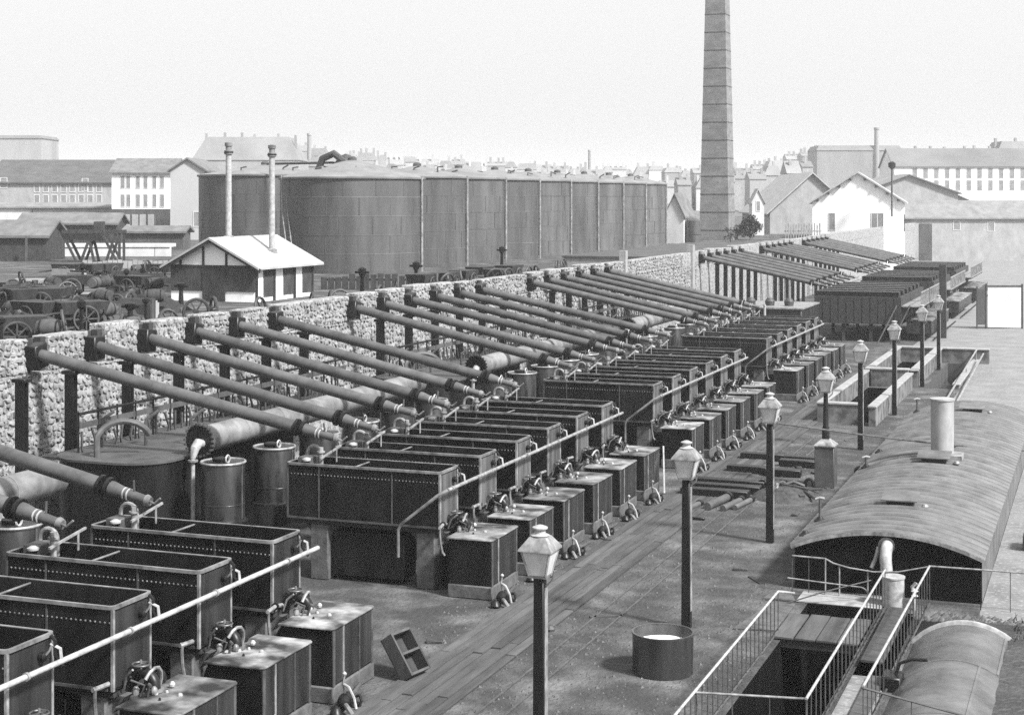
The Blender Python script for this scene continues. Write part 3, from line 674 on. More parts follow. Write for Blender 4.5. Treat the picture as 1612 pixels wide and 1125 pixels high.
tag(bpy.data.objects['side_drum'], 'pale short drum lying at the right edge by the arched roof', 'drum')
bpy.data.objects['side_drum'].name = 'lying_drum'
MB().box(-2.2,-1.0,47.2,47.7,0,.42).build('drum_cradle', 'plinth', bpy.data.objects['lying_drum'])
# elbow flue out of the end wall into a pale cylinder
t = thing('elbow_flue', 'bright bent metal flue coming out of the dark end wall', 'flue', (-5.15, 40.4, 0))
MB().tube([(0,.25,1.30)]+[(.02, .12-.34*sin(radians(a)), 1.30-.30*(1-cos(radians(a)))) for a in range(0, 91, 15)]+[(.05,-.25,.72)], .15, 14).build('flue_bend', 'light_metal', t)
MB().lathe([(.21,0),(.21,.05)], (0,.06,1.30), 14, 'y').build('wall_flange', 'seam', t)
MB().lathe([(.27,-.2),(.27,.70),(.29,.71),(.29,.75),(.2,.76)], (.27,-.75,.0), 22).build('flue_cylinder', 'light_metal', t)
MB().tube([(-.35,-.1,.75),(-.25,.05,1.0),(-.2,.1,1.25)], .05, 8).build('valve_stem', 'light_metal', t)
MB().lathe([(.05,0),(.09,.04),(.04,.10),(.10,.16),(.03,.22)], (.80,-.9,.30), 8).build('hook_cock', 'light_metal', t)
MB().tube([(.8,-.9,-.1),(.8,-.9,.35),(.74,-.9,.55),(.84,-.9,.66)], .045, 8).build('cock_pipe', 'light_metal', t)
# ------------------------------------------------------------------ pale path and soil on the far right
struct('pale_yard', MB().add([(-7.15,69.0,.004),(-2.85,69.0,.004),(-2.85,112,.004),(90,112,.004),(90,420,.004),(-28.6,420,.004),(-28.6,180,.004),(-12.3,180,.004),(-12.3,101,.004),(-7.15,101,.004)], [tuple(range(10))]), 'paved', smooth=False)
struct('pale_path', MB().add([(-2.84,38.8,.004),(12,38.8,.004),(12,112,.004),(-2.84,112,.004)], [(0,1,2,3)]), 'paved', smooth=False)
sb = MB(); n = 18
for j in range(n+1):
    for i in range(n+1):
        x, y = -2.12+i*.42, 26.5+j*.67; e = min(i, 2)/2
        sb.v.append((x, y, .22+e*.16*random.uniform(.6,1.1)-(.2 if j > n-2 else 0)+random.uniform(0,.05)))
for j in range(n):
    for i in range(n): a = j*(n+1)+i; sb.f.append((a, a+1, a+n+2, a+n+1))
struct('soil_bank', sb, 'dark_soil')
# rubble edge along the pale path and tufts of weed on it
rb = MB()
for i in range(150):
    x = random.uniform(-4.3, -.4); y = 39.0+random.uniform(-.45,.35); s = random.uniform(.04,.13)
    rb.add([(x+s*cos(a)*random.uniform(.7,1.2), y+s*sin(a)*random.uniform(.7,1.2), 0) for a in (0,1.05,2.1,3.14,4.2,5.2)]+[(x+s*.2, y, s*.8)], [(k,(k+1)%6,6) for k in range(6)])
rb.build('rubble_edging', 'pebble', kind='stuff', smooth=False)
wb = MB()
for i in range(160):
    x = random.uniform(-2.0, -.9); y = random.uniform(36.2, 38.5); a = random.uniform(0,6.28); h = random.uniform(.05,.16)
    dx, dy = cos(a)*.02, sin(a)*.02; lx, ly = random.uniform(-.2,.2), random.uniform(-.2,.2)
    wb.add([(x-dx,y-dy,.26),(x+dx,y+dy,.26),(x+lx*.6,y+ly*.6,.32+h)], [(0,1,2)])
wb.build('weeds', 'leaf', kind='stuff', smooth=False)
# ------------------------------------------------------------------ stair pit: railings, planks, gangway
def railing(label, pts, h, step, name='pit_railing', top_m='light_metal', rb_=.022, bm='seam', low=True, curl=False):
    o = Vector(pts[0]); t = thing(name, label, 'railing', o, 0, 'iron railings round the stair pit')
    pv = [Vector(p)-o for p in pts]
    tp = [p+Vector((0,0,h)) for p in pv]
    if curl: tp = tp + [tp[-1]+Vector((.10,.15,-.04)), tp[-1]+Vector((.35,.2,-.06))]
    MB().tube(tp, rb_*1.25, 8).build('hand_rail', top_m, t)
    if low: MB().tube([p+Vector((0,0,.06)) for p in pv], rb_, 6).build('low_rail', bm, t)
    for a, b in zip(pv[:-1], pv[1:]):
        n = max(1, int((b-a).length/step))
        for k in range(n+1):
            q = a.lerp(b, k/n); MB().tube([q, q+Vector((0,0,h-.01))], rb_*.62, 5).build('baluster', bm, t)
    return t
railing('black and white railing along the left edge of the stair pit', [(-7.05,25.0,0),(-7.05,36.2,0)], .98, .42, curl=True)
railing('railing between the stair pit and the gangway', [(-5.06,28.6,0),(-5.02,39.2,0)], .98, .5)
railing('railing on the boiler side of the gangway', [(-4.2,29.7,0),(-4.05,40.0,0)], .98, .5)
railing('low cross railing over the near end of the pit', [(-7.05,28.35,0),(-5.06,28.7,0)], .95, .62, rb_=.018, top_m='edge', low=False)
railing('thin railing sloping right from the gangway', [(-4.2,29.7,0),(-2.5,30.1,-.42),(-.5,30.4,-.7)], .95, .8, rb_=.018, top_m='seam', low=False)
railing('railing on the right before the pale path', [(-4.05,40.0,0),(-2.84,40.05,0),(.6,40.1,0)], .98, .62, rb_=.018, top_m='edge', low=False)
railing('railing at the left before the dark end wall', [(-7.45,40.1,0),(-6.6,40.05,0)], .95, .42, rb_=.018, top_m='edge', low=False)
t = thing('chain_barrier', 'slack rail hanging across the dark end wall between posts', 'barrier', (-6.6, 40.05, 0))
MB().tube([(0,0,.95),(.2,-.03,.86),(.6,-.05,.78),(1.2,-.06,.73),(1.8,-.06,.78),(2.55,-.05,.97)], .02, 6).build('slack_rail', 'edge', t)
for x, h in ((.0,.97),(.35,.82),(1.05,.76)): MB().tube([(x,-.02,-.3 if x else 0),(x,-.02,h)], .022, 6).build('barrier_post', 'edge', t)
MB().tube([(-.9,-.3,.46),(.4,-.3,.40),(.9,-.3,.38)]+[(.9+.2*sin(radians(a)), -.3, .2+.18*cos(radians(a))) for a in range(10,181,20)]+[(.78,-.3,.05)], .018, 6).build('hooked_rod', 'edge', t)
MB().tube([(-.75,-1.2,.05),(.1,-1.0,.35),(1.2,-.5,.62)], .018, 6).build('slanting_rod', 'seam', t)
dk = thing('pit_planks', 'four weathered planks laid across the far end of the pit', 'planks', (0, 0, 0))
for k, (x, m) in enumerate(((-7.08,'plank'),(-6.58,'plank'),(-6.10,'plank'),(-5.62,'plank'))):
    MB().box(x, x+.45, 35.7+k*.0, 37.85+.05*(k % 2), .03, .085).build('plank', m, dk, bevel=.008)
MB().box(-6.9, -5.2, 35.75, 35.9, -.16, .028).build('bearer', 'wood_dark', dk)
lg = MB().box(-7.2, -5.1, 39.2, 40.3, 0, .05); struct('stone_ledge', lg, 'stone', bevel=.02)
lg = thing('flagstones', 'cracked flat slabs on the ground left of the pit', 'slab', (0,0,0))
MB().prism([(-8.1,36.2),(-7.15,36.4),(-7.15,38.9),(-7.7,39.0)], .0, .05, 'z').build('slab', 'plinth', lg, bevel=.012)
MB().prism([(-8.0,39.15),(-7.2,39.2),(-7.55,40.2),(-7.9,40.0)], .0, .06, 'z').build('slab', 'plinth', lg, bevel=.012)
gw = thing('gangway', 'narrow plank gangway beside the pit railings', 'gangway', (0, 0, 0))
MB().box(-4.98, -4.25, 27.5, 33.6, -.06, .02).build('deck_plate', 'paved', gw, bevel=.01)
MB().box(-4.90, -4.42, 34.2, 38.9, .12, .18).build('loose_plank', 'wood', gw, bevel=.01)
MB().box(-4.62, -4.28, 28.5, 33.4, .06, .11).build('loose_plank', 'wood', gw, bevel=.01)
MB().box(-4.98, -4.25, 33.62, 39.1, -.30, .0).build('dark_box', 'wood_dark', gw)
# horizontal boiler half sunk in the soil
bo = thing('sunken_boiler', 'large pale horizontal boiler half sunk in the soil', 'boiler', (-2.88, 0, -1.02))
MB().lathe([(1.4,24),(1.55,24.05),(1.55,36.7),(1.4,36.95)], n=48, axis='y').build('boiler_shell', 'boiler', bo)
for y in (33.6,): MB().lathe([(1.558,y),(1.558,y+.03)], n=48, axis='y').build('boiler_band', 'boiler', bo)
for a_, y0_, y1_ in ((72, 24.5, 33.6), (58, 33.65, 36.6)): MB().bar((1.555*cos(radians(a_)), y0_, 1.555*sin(radians(a_))), (1.555*cos(radians(a_)), y1_, 1.555*sin(radians(a_))), .05, .02, up=(cos(radians(a_)),0,sin(radians(a_)))).build('lap_strip', 'boiler', bo)
MB().lathe([(1.59,36.5),(1.63,36.52),(1.63,36.60),(1.58,36.62)], n=48, axis='y').build('end_hoop', 'light_metal', bo)
MB().tube([(-1.2,33.0,1.1),(-1.05,33.0,1.55),(-.82,33.0,1.65),(-.50,33.0,1.67)], .035, 8).build('cock_handle', 'black', bo)
MB().box(-1.4,-1.0,32.7,33.3,.80,1.32).build('cock_box', 'black', bo, bevel=.03)
hp = MB().box(-4.3,-2.5,37.2,38.6,-.6,.012); struct('recess_shade', hp, 'black')  # flat-topped black box paints the shade of a hole
tag(MB().box(-3.0,-1.9,37.3,38.5,.02,.10).build('dark_cover', 'wood_dark', bevel=.01), 'dark sloping cover over the hole behind the boiler', 'cover')
# ------------------------------------------------------------------ things lying on the yard
def baulk(label, x, y, L, w=.46, h=.28, rz=0, m='black'):
    return tag(MB().box(-L/2, L/2, -w/2, w/2, 0, h).build('timber_baulk', m, bevel=.02, loc=(x, y, 0)), label, 'timber', 'dark timber baulks') 
for l, x, y, L, rz in (('dark timber baulk farthest along the yard, left of the lamp', -12.3, 60.2, 1.7, .0), ('pair timber lying right of the lamp, farther one', -10.7, 60.0, 1.5, 0), ('timber right of the lamp, nearer one', -10.75, 59.1, 1.4, .0),
        ('dark timber in the middle of the yard left of the lamp', -12.2, 57.2, 1.6, 0), ('dark timber beside the post, right of the rail', -10.9, 56.9, 1.3, .05), ('long black baulk behind the second lamp, farthest of three', -12.3, 54.2, 2.6, 0), ('long black baulk behind the second lamp, middle of three', -12.2, 53.2, 2.5, 0),
        ('long black baulk behind the second lamp, nearest of three', -12.3, 52.2, 2.3, 0), ('short dark baulk beside the scrap heap', -10.7, 54.3, 1.1, .0)):
    o = baulk(l, x, y, L, rz=rz, h=.26); o.rotation_euler = (0, 0, rz)
pl = ['thick pale pipe length lying on the yard', 'pale pipe length at the middle of the lying group', 'thin pipe length next to the scrap heap', 'small pipe length at the left of the group']
for l, x, y, L, r in zip(pl, (-11.85, -11.35, -11.05, -12.45), (50.7, 50.6, 50.9, 49.9), (1.9, 1.7, 1.6, 1.1), (.13, .10, .085, .09)):
    t = thing('pipe_length', l, 'pipe', (x, y, r), radians(-8), 'loose pipe lengths on the yard')
    MB().lathe([(r*.8,-L/2),(r,-L/2),(r,L/2),(r*.8,L/2)], n=14, axis='y').build('pipe_body', 'pipe', t)
    MB().lathe([(r*1.35,L/2-.14),(r*1.35,L/2+.02)], n=14, axis='y').build('socket', 'black', t)
for k in range(26):
    x, y = random.uniform(-14.3, -7.6), random.uniform(27, 68)
    if k < 9: x, y = random.uniform(-10.9, -8.6), random.uniform(50.5, 59)
    l = ['broken iron offcut', 'short bent rod', 'scrap of plank', 'lump of slag'][k % 4]; near = 'by the boxed lamp' if k < 9 else ('on the near yard' if y < 40 else ('in the middle yard' if y < 55 else 'on the far yard'))
    r_ = random.uniform(.06, .16)
    if k % 4 == 3: o = MB().lathe([(r_*.9,0),(r_,r_*.4),(r_*.5,r_*.9)], n=7).build('slag_lump', 'scrap', loc=(x,y,0), smooth=False)
    elif k % 4 == 1: o = MB().tube([(-.3,0,.03),(.0,.05,.05),(.25,-.05,.03)], .028, 6).build('bent_rod', 'scrap', loc=(x,y,0))
    elif k % 4 == 2: o = MB().box(-.4,.4,-.07,.07,0,.03).build('plank_scrap', 'wood', loc=(x,y,0))
    else: o = MB().box(-.18,.18,-.1,.1,0,.07).build('iron_offcut', 'scrap', bevel=.01, loc=(x,y,0))
    o.rotation_euler = (0,0,random.uniform(0,3)); tag(o, f'{l} lying {near}, {ordw(k)} counted of the litter', 'litter', 'litter on the yard')
tag(MB().box(-.22,.22,-.06,.06,0,.09).build('iron_scrap_bar', 'black', bevel=.02, loc=(-11.9, 48.2, 0)), 'small dark bar alone on the bare ground', 'bar')
sc = thing('scrap_heap', 'heap of bent dark iron scraps beside the third lamp', 'scrap heap', (-9.95, 52.9, 0))
MB().lathe([(1.25,0),(1.05,.16),(.55,.36),(.0,.44)], n=14, caps=False).build('heap_body', 'scrap', sc)
for i in range(16):
    a = random.uniform(0, 6.28); r = random.uniform(.1,.8); x, y, z = r*cos(a), r*sin(a)*.8, .40*(1-r)+.08; c = random.uniform(0,3.1)
    dx, dy = cos(c), sin(c); L = random.uniform(.3,.6)
    if i % 3: MB().tube([(x-dx*L,y-dy*L,z),(x,y,z+.12),(x+dx*L,y+dy*L,z-.02)], random.uniform(.04,.07), 6).build('bent_pipe', 'scrap' if i % 4 else 'edge', sc)
    else: MB().bar((x-dx*L,y-dy*L,z),(x+dx*L,y+dy*L,z+.10), .16, .06).build('iron_plate', 'scrap', sc)
for k, (x, y, l) in enumerate(((-9.55,53.6,'hook shaped iron pipe standing up from the scrap heap'),(-8.3,56.6,'bent black iron hook right of the boxed lamp'),(-8.0,58.2,'black iron hook farther behind the boxed lamp'))):
    tag(MB().tube([(0,0,0),(.05,0,.25)]+[(.17-.14*cos(radians(a)), 0, .32+.16*sin(radians(a))) for a in range(0,181,30)]+[(.33,0,.22)], .06, 8).build('iron_hook', 'black', loc=(x, y, .05)), l, 'hook')
cr = thing('slatted_crate', 'dark open crate tipped against the nearest black chest', 'crate', (-13.55, 30.15, .02), radians(8))
cr.rotation_euler = (radians(0), radians(-35), radians(-12))
for y0_, y1_, z0_, z1_ in ((-.34,-.29,0,.95),(.29,.34,0,.95),(-.289,.289,.0,.05),(-.289,.289,.90,.95),(-.289,.289,.45,.50)): MB().box(.0,.30,y0_,y1_,z0_,z1_).build('crate_board', 'wood', cr)
MB().box(-.03,-.001,-.34,.34,0,.95).build('crate_back', 'wood_dark', cr)
tag(MB().bar((-14.0,52.0,.03),(-14.28,52.9,1.48),.05,.05).build('leaning_pole', 'light_metal'), 'pale pole leaning on the last chest of the second block', 'pole')
# ------------------------------------------------------------------ walled pits
def low_wall(label, x0, x1, y0, y1, h=.92):
    t = thing('pit_wall', label, 'wall', (0,0,0), 0, 'low walls round the pits')
    MB().box(x0, x1, y0, y1, 0, h-.1).build('wall_body', 'pit_plaster', t, smooth=False)
    MB().box(x0-.05, x1+.05, y0-.05, y1+.05, h-.098, h).build('coping', 'stone', t, bevel=.02)
low_wall('low wall facing the camera at the near end of the first pit', -12.1, -10.2, 71.2, 71.6)
low_wall('long low wall along the left of the first pit', -12.1, -11.8, 71.75, 85.5)
low_wall('low wall along the right of the first pit with rounded end', -9.75, -9.45, 70.6, 84.8)
low_wall('low cross wall between the first and second pits', -11.7, -9.8, 85.8, 86.3, 1.0)
low_wall('long low wall along the left of the second pit', -12.1, -11.8, 86.4, 99.6)
low_wall('low wall between the second and third pits', -9.75, -9.35, 86.4, 99.6)
low_wall('low cross wall at the far end of the pits', -12.2, -6.6, 99.8, 100.3)
st = thing('pit_steps', 'dark steps going down into the first pit', 'steps', (-10.0, 70.8, 0))
for k in range(4): MB().box(-.2, .22, k*.35, k*.35+.35, -.8, -.02-k*.22).build('step', 'plinth', st)
tag(MB().box(-11.75,-10.3,72.0,72.5,.3,.55).build('iron_trough', 'black', bevel=.02), 'black trough behind the near wall of the first pit', 'trough')
low_wall('stone kerb strip by the third pit', -7.5, -7.2, 86, 99.6, .3)
ph = thing('pit_handrail', 'thin double handrail sloping beside the third pit', 'railing', (-7.3, 84, 0))
MB().tube([(0,-6,.1),(0,16,.9)], .05, 6).build('hand_rail', 'edge', ph)
MB().tube([(.5,-4,.1),(.5,14,.8)], .05, 6).build('hand_rail', 'edge', ph)
for y in (0, 8, 15): MB().tube([(0,y,0),(0,y,.1+(y+6)*.036)], .04, 6).build('rail_post', 'edge', ph)
# ------------------------------------------------------------------ raised tank houses with balconies
for b, nmx in (('E', 'nearest'), ('F', 'middle'), ('G', 'farthest')):
    y0 = FARB[b]-3.8; L = 14.5
    t = thing('raised_tank_house', f'dark raised house with railed balcony, {nmx} of the three', 'tank house', (-16.0, y0, 0), 0, 'raised tank houses')
    for x in (-3.1, -1.3, .6, 2.5):
        for y in (.3, 7, 14): MB().box(x-.11, x+.11, y-.11, y+.11, 0, 1.25).build('post', 'wood_dark', t)
    MB().box(-3.3, 2.7, 0, L, 1.252, 3.15).build('house_body', 'plank_dark', t, smooth=False)
    for k in range(6): MB().box(-3.2, 2.5, .3+k*2.4, 1.5+k*2.4, 3.152, 3.5).build('tank_top', 'iron', t)
    for k in range(11): MB().box(-3.25+k*.55, -3.19+k*.55, -.03, -.001, 1.3, 3.1).build('batten', 'wood_dark', t)
    MB().box(2.72, 4.1, .0, L, 2.5, 2.58).build('balcony_floor', 'edge', t)
    for k in range(24): MB().bar((2.72,.3+k*.6,2.1),(4.1,.3+k*.6,2.47), .12, .1).build('bracket', 'wood_dark', t)
    MB().box(4.02, 4.08, 0, L, 3.48, 3.56).build('balcony_rail', 'edge', t)
    for k in range(24): MB().box(4.03, 4.07, .1+k*.62, .22+k*.62, 2.582, 3.478).build('baluster', 'edge', t)
    MB().box(2.9, 4.6, 1.5, L, .55, 1.45).build('lower_tank', 'iron_side', t)
    MB().box(2.85, 4.65, 1.45, L, 1.452, 1.52).build('lower_lid', 'lid', t)
    for k in range(20): MB().bar((4.66,1.8+k*.63,.1),(5.2,1.8+k*.63,.6), .12, .1).build('lower_bracket', 'wood_dark', t)
    MB().bar((1.2,-.9,.0),(2.4,-.02,2.6), .09, .09).build('stair_string', 'wood', t)
    MB().bar((2.1,-.9,.0),(3.3,-.02,2.6), .09, .09).build('stair_string', 'wood', t)
tag(MB().box(-.24,.24,-.22,.22,0,5.3).build('square_pillar', 'wood_dark', bevel=.02, loc=(-10.95,117.5,0)), 'tall dark square pillar before the balconies', 'pillar')
t = thing('dark_cistern_block', 'dark low cistern before the first far pipe set', 'cistern', (-22.6, 104.5, 0))
MB().box(-3.6, 3.8, 0, 6.5, 0, 2.7).build('cistern_shell', 'iron_side', t, bevel=.03)
MB().box(-3.7, 3.9, -.1, 6.6, 2.702, 2.8).build('cistern_rim', 'edge', t)
for x in (-1.2, 1.4): MB().tube([(x,-.25,0),(x,-.25,3.0)], .09, 8).build('upright_pipe', 'light_metal', t)
for k in range(5): MB().lathe([(.3,0),(.34,.3),(.2,.5)], (-2.6+k*1.3,2.0,2.8), 10).build('cistern_cap', 'scrap', t)
t = thing('notice_board', 'large blank pale board on two posts at right edge', 'board', D(1555, 535, 122), YAW)
a = 122/FPX
MB().box(0, 53*a, -.03, .03, 20*a, 82*a).build('panel', 'plaster', t)
for x in (-3*a, 54*a): MB().box(x-.06, x+.06, -.06, .06, -1.0, 88*a).build('board_post', 'wood_dark', t)
MB().box(-3*a, 54*a, -.05, .05, 83*a, 86*a).build('top_bar', 'wood', t)
MB().box(-18*a, -16*a, -.05, .05, -1.0, 84*a).build('side_post', 'wood', t)
MB().box(-16*a, -4*a, -.04, .04, 24*a, 80*a).build('side_panel', 'plaster_dark', t)
# ------------------------------------------------------------------ buildings beyond
def window_set(parent, cells, w, h, m='pane_far'):
    p0 = None
    for x, z in cells:
        if p0 is None:
            fr = MB().add([(-w/2-.1,-.06,-h/2-.1),(w/2+.1,-.06,-h/2-.1),(w/2+.1,-.06,h/2+.1),(-w/2-.1,-.06,h/2+.1),(-w/2,-.06,-h/2),(w/2,-.06,-h/2),(w/2,-.06,h/2),(-w/2,-.06,h/2),
                (-w/2-.1,.0,-h/2-.1),(w/2+.1,.0,-h/2-.1),(w/2+.1,.0,h/2+.1),(-w/2-.1,.0,h/2+.1),(-w/2,.0,-h/2),(w/2,.0,-h/2),(w/2,.0,h/2),(-w/2,.0,h/2)],
                [(0,1,5,4),(1,2,6,5),(2,3,7,6),(3,0,4,7),(0,8,9,1),(1,9,10,2),(2,10,11,3),(3,11,8,0),(4,5,13,12),(5,6,14,13),(6,7,15,14),(7,4,12,15)]).build('window', 'plaster', parent, smooth=False, loc=(x,0,z))
            pn = MB().box(-w/2, w/2, -.02, -.002, -h/2, h/2).build('pane', m, fr, smooth=False); p0 = (fr, pn)
        else:
            c = link(None, p0[0], parent, loc=(x,0,z)); link(None, p0[1], c)
def gable_roof(t, w, dp, z, rise, m, over=.4, th=.22, ridge='y', name='roof'):
    if ridge == 'y':
        for s in (-1, 1):
            xa, xb = w/2, w/2+s*(w/2+over); za, zb = z+rise, z-over*rise/(w/2)
            MB().hexa([(xa,-over,za),(xb,-over,zb),(xb,dp+over,zb),(xa,dp+over,za),(xa,-over,za+th),(xb,-over,zb+th),(xb,dp+over,zb+th),(xa,dp+over,za+th)]).build(name, m, t, smooth=False)
    else:
        for s in (-1, 1):
            ya, yb = dp/2, dp/2+s*(dp/2+over); za, zb = z+rise, z-over*rise/(dp/2)
            MB().hexa([(-over,ya,za),(-over,yb,zb),(w+over,yb,zb),(w+over,ya,za),(-over,ya,za+th),(-over,yb,zb+th),(w+over,yb,zb+th),(w+over,ya,za+th)]).build(name, m, t, smooth=False)
def house(name, label, cat, u0, u1, vt, vb, d, dp, wall='plaster', roof='slate', rise=2.0, ridge='x', rz=None, base=None, group=None, over=.4):
    p = D(u0, vb, d); w = (u1-u0)/FPX*d; h = (vb-vt)/FPX*d
    t = thing(name, label, cat, p, YAW if rz is None else rz, group)
    low = -(p.z-UP)-.5 if base is None else base
    if ridge == 'y': MB().prism([(0,low),(w,low),(w,h),(w/2,h+rise),(0,h)], 0, dp).build('wall', wall, t, smooth=False)
    else: MB().prism([(0,low),(dp,low),(dp,h),(dp/2,h+rise),(0,h)], 0, w, 'x').build('wall', wall, t, smooth=False)
    gable_roof(t, w, dp, h+.02, rise, roof, ridge=ridge, over=over)
    return t, w, h, d/FPX
# three storey white house on the left
t, w, h, a = house('white_house', 'white three storey house with two rows of tall windows', 'house', 176, 272, 272, 362, 232, 9, 'white', 'slate', 2.0, 'x')
cells = [((x-176)*a, (362-v)*a) for v in (287, 316) for x in (193, 202, 217, 229, 243, 255)]
window_set(t, cells, .55, 1.75)
MB().box(-.05, w+.05, -.10, -.001, 0, (362-329)*a).build('ground_storey', 'plaster_dark', t, smooth=False)
for x, m in ((200,'plaster'),(213,'plaster'),(225,'plaster'),(238,'plaster'),(252,'pane')): MB().box((x-176)*a-.45, (x-176)*a+.45, -.16, -.101, .3, 2.3).build('arched_door' if m == 'pane' else 'shutter', m if m == 'pane' else 'plaster_grey', t, smooth=False)
t, w, h, a = house('gabled_house', 'pale gabled house between the white house and the tanks', 'house', 268, 322, 268, 386, 214, 12, 'far_wall', 'slate', 1.5, 'y')
window_set(t, [((309-268)*a, (386-345)*a)], .7, 1.9)
# long building with big dark roof
t, w, h, a = house('long_shed', 'long building under a wide grey roof at far left', 'building', -30, 262, 288, 345, 262, 24, 'plaster_grey', 'slate_dark', 3.9, 'x')
for i in range(8): window_set(t, [((58+i*14+30)*a, (345-v)*a) for v in (296, 313)], .8, 1.2)
window_set(t, [((134+30)*a, (345-291)*a)], .9, 2.0); window_set(t, [((6+30)*a, (345-288)*a)], 1.0, 1.6)
t, w, h, a = house('grey_annex', 'grey annex with a low roof below the long shed', 'building', 52, 176, 327, 348, 243, 6, 'plaster_grey', 'tank_roof', .6, 'x')
t, w, h, a = house('pale_annex', 'pale blank annex at the far left edge', 'building', -40, 50, 327, 348, 246, 6, 'plaster', 'tank_roof', .6, 'x')
t, w, h, a = house('open_shed', 'dark open shed at the left edge with sloping roof', 'shed', -60, 72, 372, 416, 140, 6, 'wood_dark', 'slate', 1.2, 'x')
MB().box((46+60)*a, (49+60)*a, -1.2, -1.0, -1, h).build('shed_post', 'wood', t)
t, w, h, a = house('coal_shed', 'low dark lean-to below the white house', 'shed', 196, 288, 366, 384, 172, 4, 'plaster_dark', 'slate', .5, 'x')
t, w, h, a = house('dark_range', 'long dark low range behind the trestle', 'shed', 30, 182, 352, 386, 182, 5, 'wood_dark', 'slate', 1.0, 'x')
t = thing('white_wall', 'long whitewashed wall behind the trestle', 'wall', D(78, 410, 152), YAW); a = 152/FPX
MB().box(0, 165*a, 0, .5, -1.2, 21*a).build('wall_body', 'plaster', t, smooth=False)
MB().box(-.1, 190*a, -.1, 2.6, 21*a+.002, 26*a).build('wall_top', 'plaster', t, smooth=False)
MB().box(166*a, 190*a, 0, .5, -1.2, 21*a).build('wall_body', 'plaster', t, smooth=False)
# timber trestle
t = thing('timber_trestle', 'dark timber trestle with a long loading trough', 'trestle', D(100, 411, 138), YAW); a = 138/FPX
for yy in (0, 1.6):
    for x0, x1 in ((2,24),(44,24),(38,50),(82,64),(60,88),(88,88)):
        MB().bar((x0*a, yy, (36 if x0 < 5 else 44)*a), (x1*a, yy, -.5), .2, .2).build('strut', 'wood_dark', t)
    MB().bar((-2*a, yy, 46*a), (92*a, yy, 46*a), .28, .3).build('top_beam', 'wood_dark', t)
MB().hexa([(0,-.1,34*a),(60*a,-.1,32*a),(60*a,1.7,32*a),(0,1.7,34*a),(-4*a,-.3,44*a),(60*a,-.3,44*a),(60*a,1.9,44*a),(-4*a,1.9,44*a)]).build('trough', 'wood_dark', t)
MB().box(46*a, 58*a, .3, 1.6, 48*a, 62*a).build('hopper', 'wood_dark', t)
# small shed with two stove pipes
shp = D(270, 478, 86); a = 86/FPX
t = thing('small_workshop', 'small shed with white roof and half-timbered gable', 'shed', (-47.6, 74.0, UP), 0)
ww, dd, hh, rs = 5.2, 6.6, 1.95, 1.35
MB().prism([(0,-.2),(ww,-.2),(ww,hh),(ww/2,hh+rs),(0,hh)], .0, dd).build('wall', 'white', t, smooth=False)
MB().box(.0, ww, -.05, -.001, .55, hh-.12).build('dark_band', 'wood', t, smooth=False)
MB().box(2.0, 3.4, -.09, -.051, -.1, hh-.2).build('door', 'wood_dark', t)
for k in range(4): MB().box(.55+k*1.42, .67+k*1.42, -.06, -.001, hh-.1, hh+rs*(1-abs((.6+k*1.42)-ww/2)/(ww/2))-.05).build('stud', 'wood_dark', t)
MB().bar((-.5,-.35,hh-.27),(ww/2,-.35,hh+rs-.02), .10, .2).build('barge_board', 'wood_dark', t); MB().bar((ww+.5,-.35,hh-.27),(ww/2,-.35,hh+rs-.02), .10, .2).build('barge_board', 'wood_dark', t)
MB().box(0, ww, -.07, -.001, hh-.12, hh-.0).build('tie_beam', 'wood_dark', t)
gable_roof(t, ww, dd, hh+.03, rs, 'roof_light', over=.45, th=.12)
for y in (.5, 2.7, 4.9): MB().box(ww+.001, ww+.05, y+.35, y+1.5, .25, hh-.25).build('side_window', 'pane', t)
for y in (.0, 1.9, 4.2, 6.3): MB().box(ww+.001, ww+.12, y, y+.14, 0, hh-.05).build('side_post', 'wood_dark', t)
for n_, (x, y, vt) in enumerate(((2.45,1.9,222),(4.2,3.6,226))):
    d = -sn*(-47.6+x)+cs*(74+y); zt = 10+(HOR-vt)/FPX*d-UP
    p = MB().lathe([(.17,hh+.4),(.16,zt-.75)], (x,y,0), 14).build('stove_pipe', 'light_metal', t)
    MB().lathe([(.20,zt-.75),(.24,zt-.73),(.24,zt-.52),(.165,zt-.5),(.165,zt-.3),(.22,zt-.28),(.22,zt-.10),(.1,zt-.06)], (x,y,0), 14).build('pipe_cowl', 'rim', p)
    MB().torus((x,y,zt-.62), .225, .05, 'z', 14, 5).build('cowl_ring', 'black', p)
    MB().lathe([(.30,0),(.30,.25),(.2,.3)], (x,y,hh+rs*(1-abs(x-ww/2)/(ww/2))-.02), 14).build('roof_collar', 'edge', p)
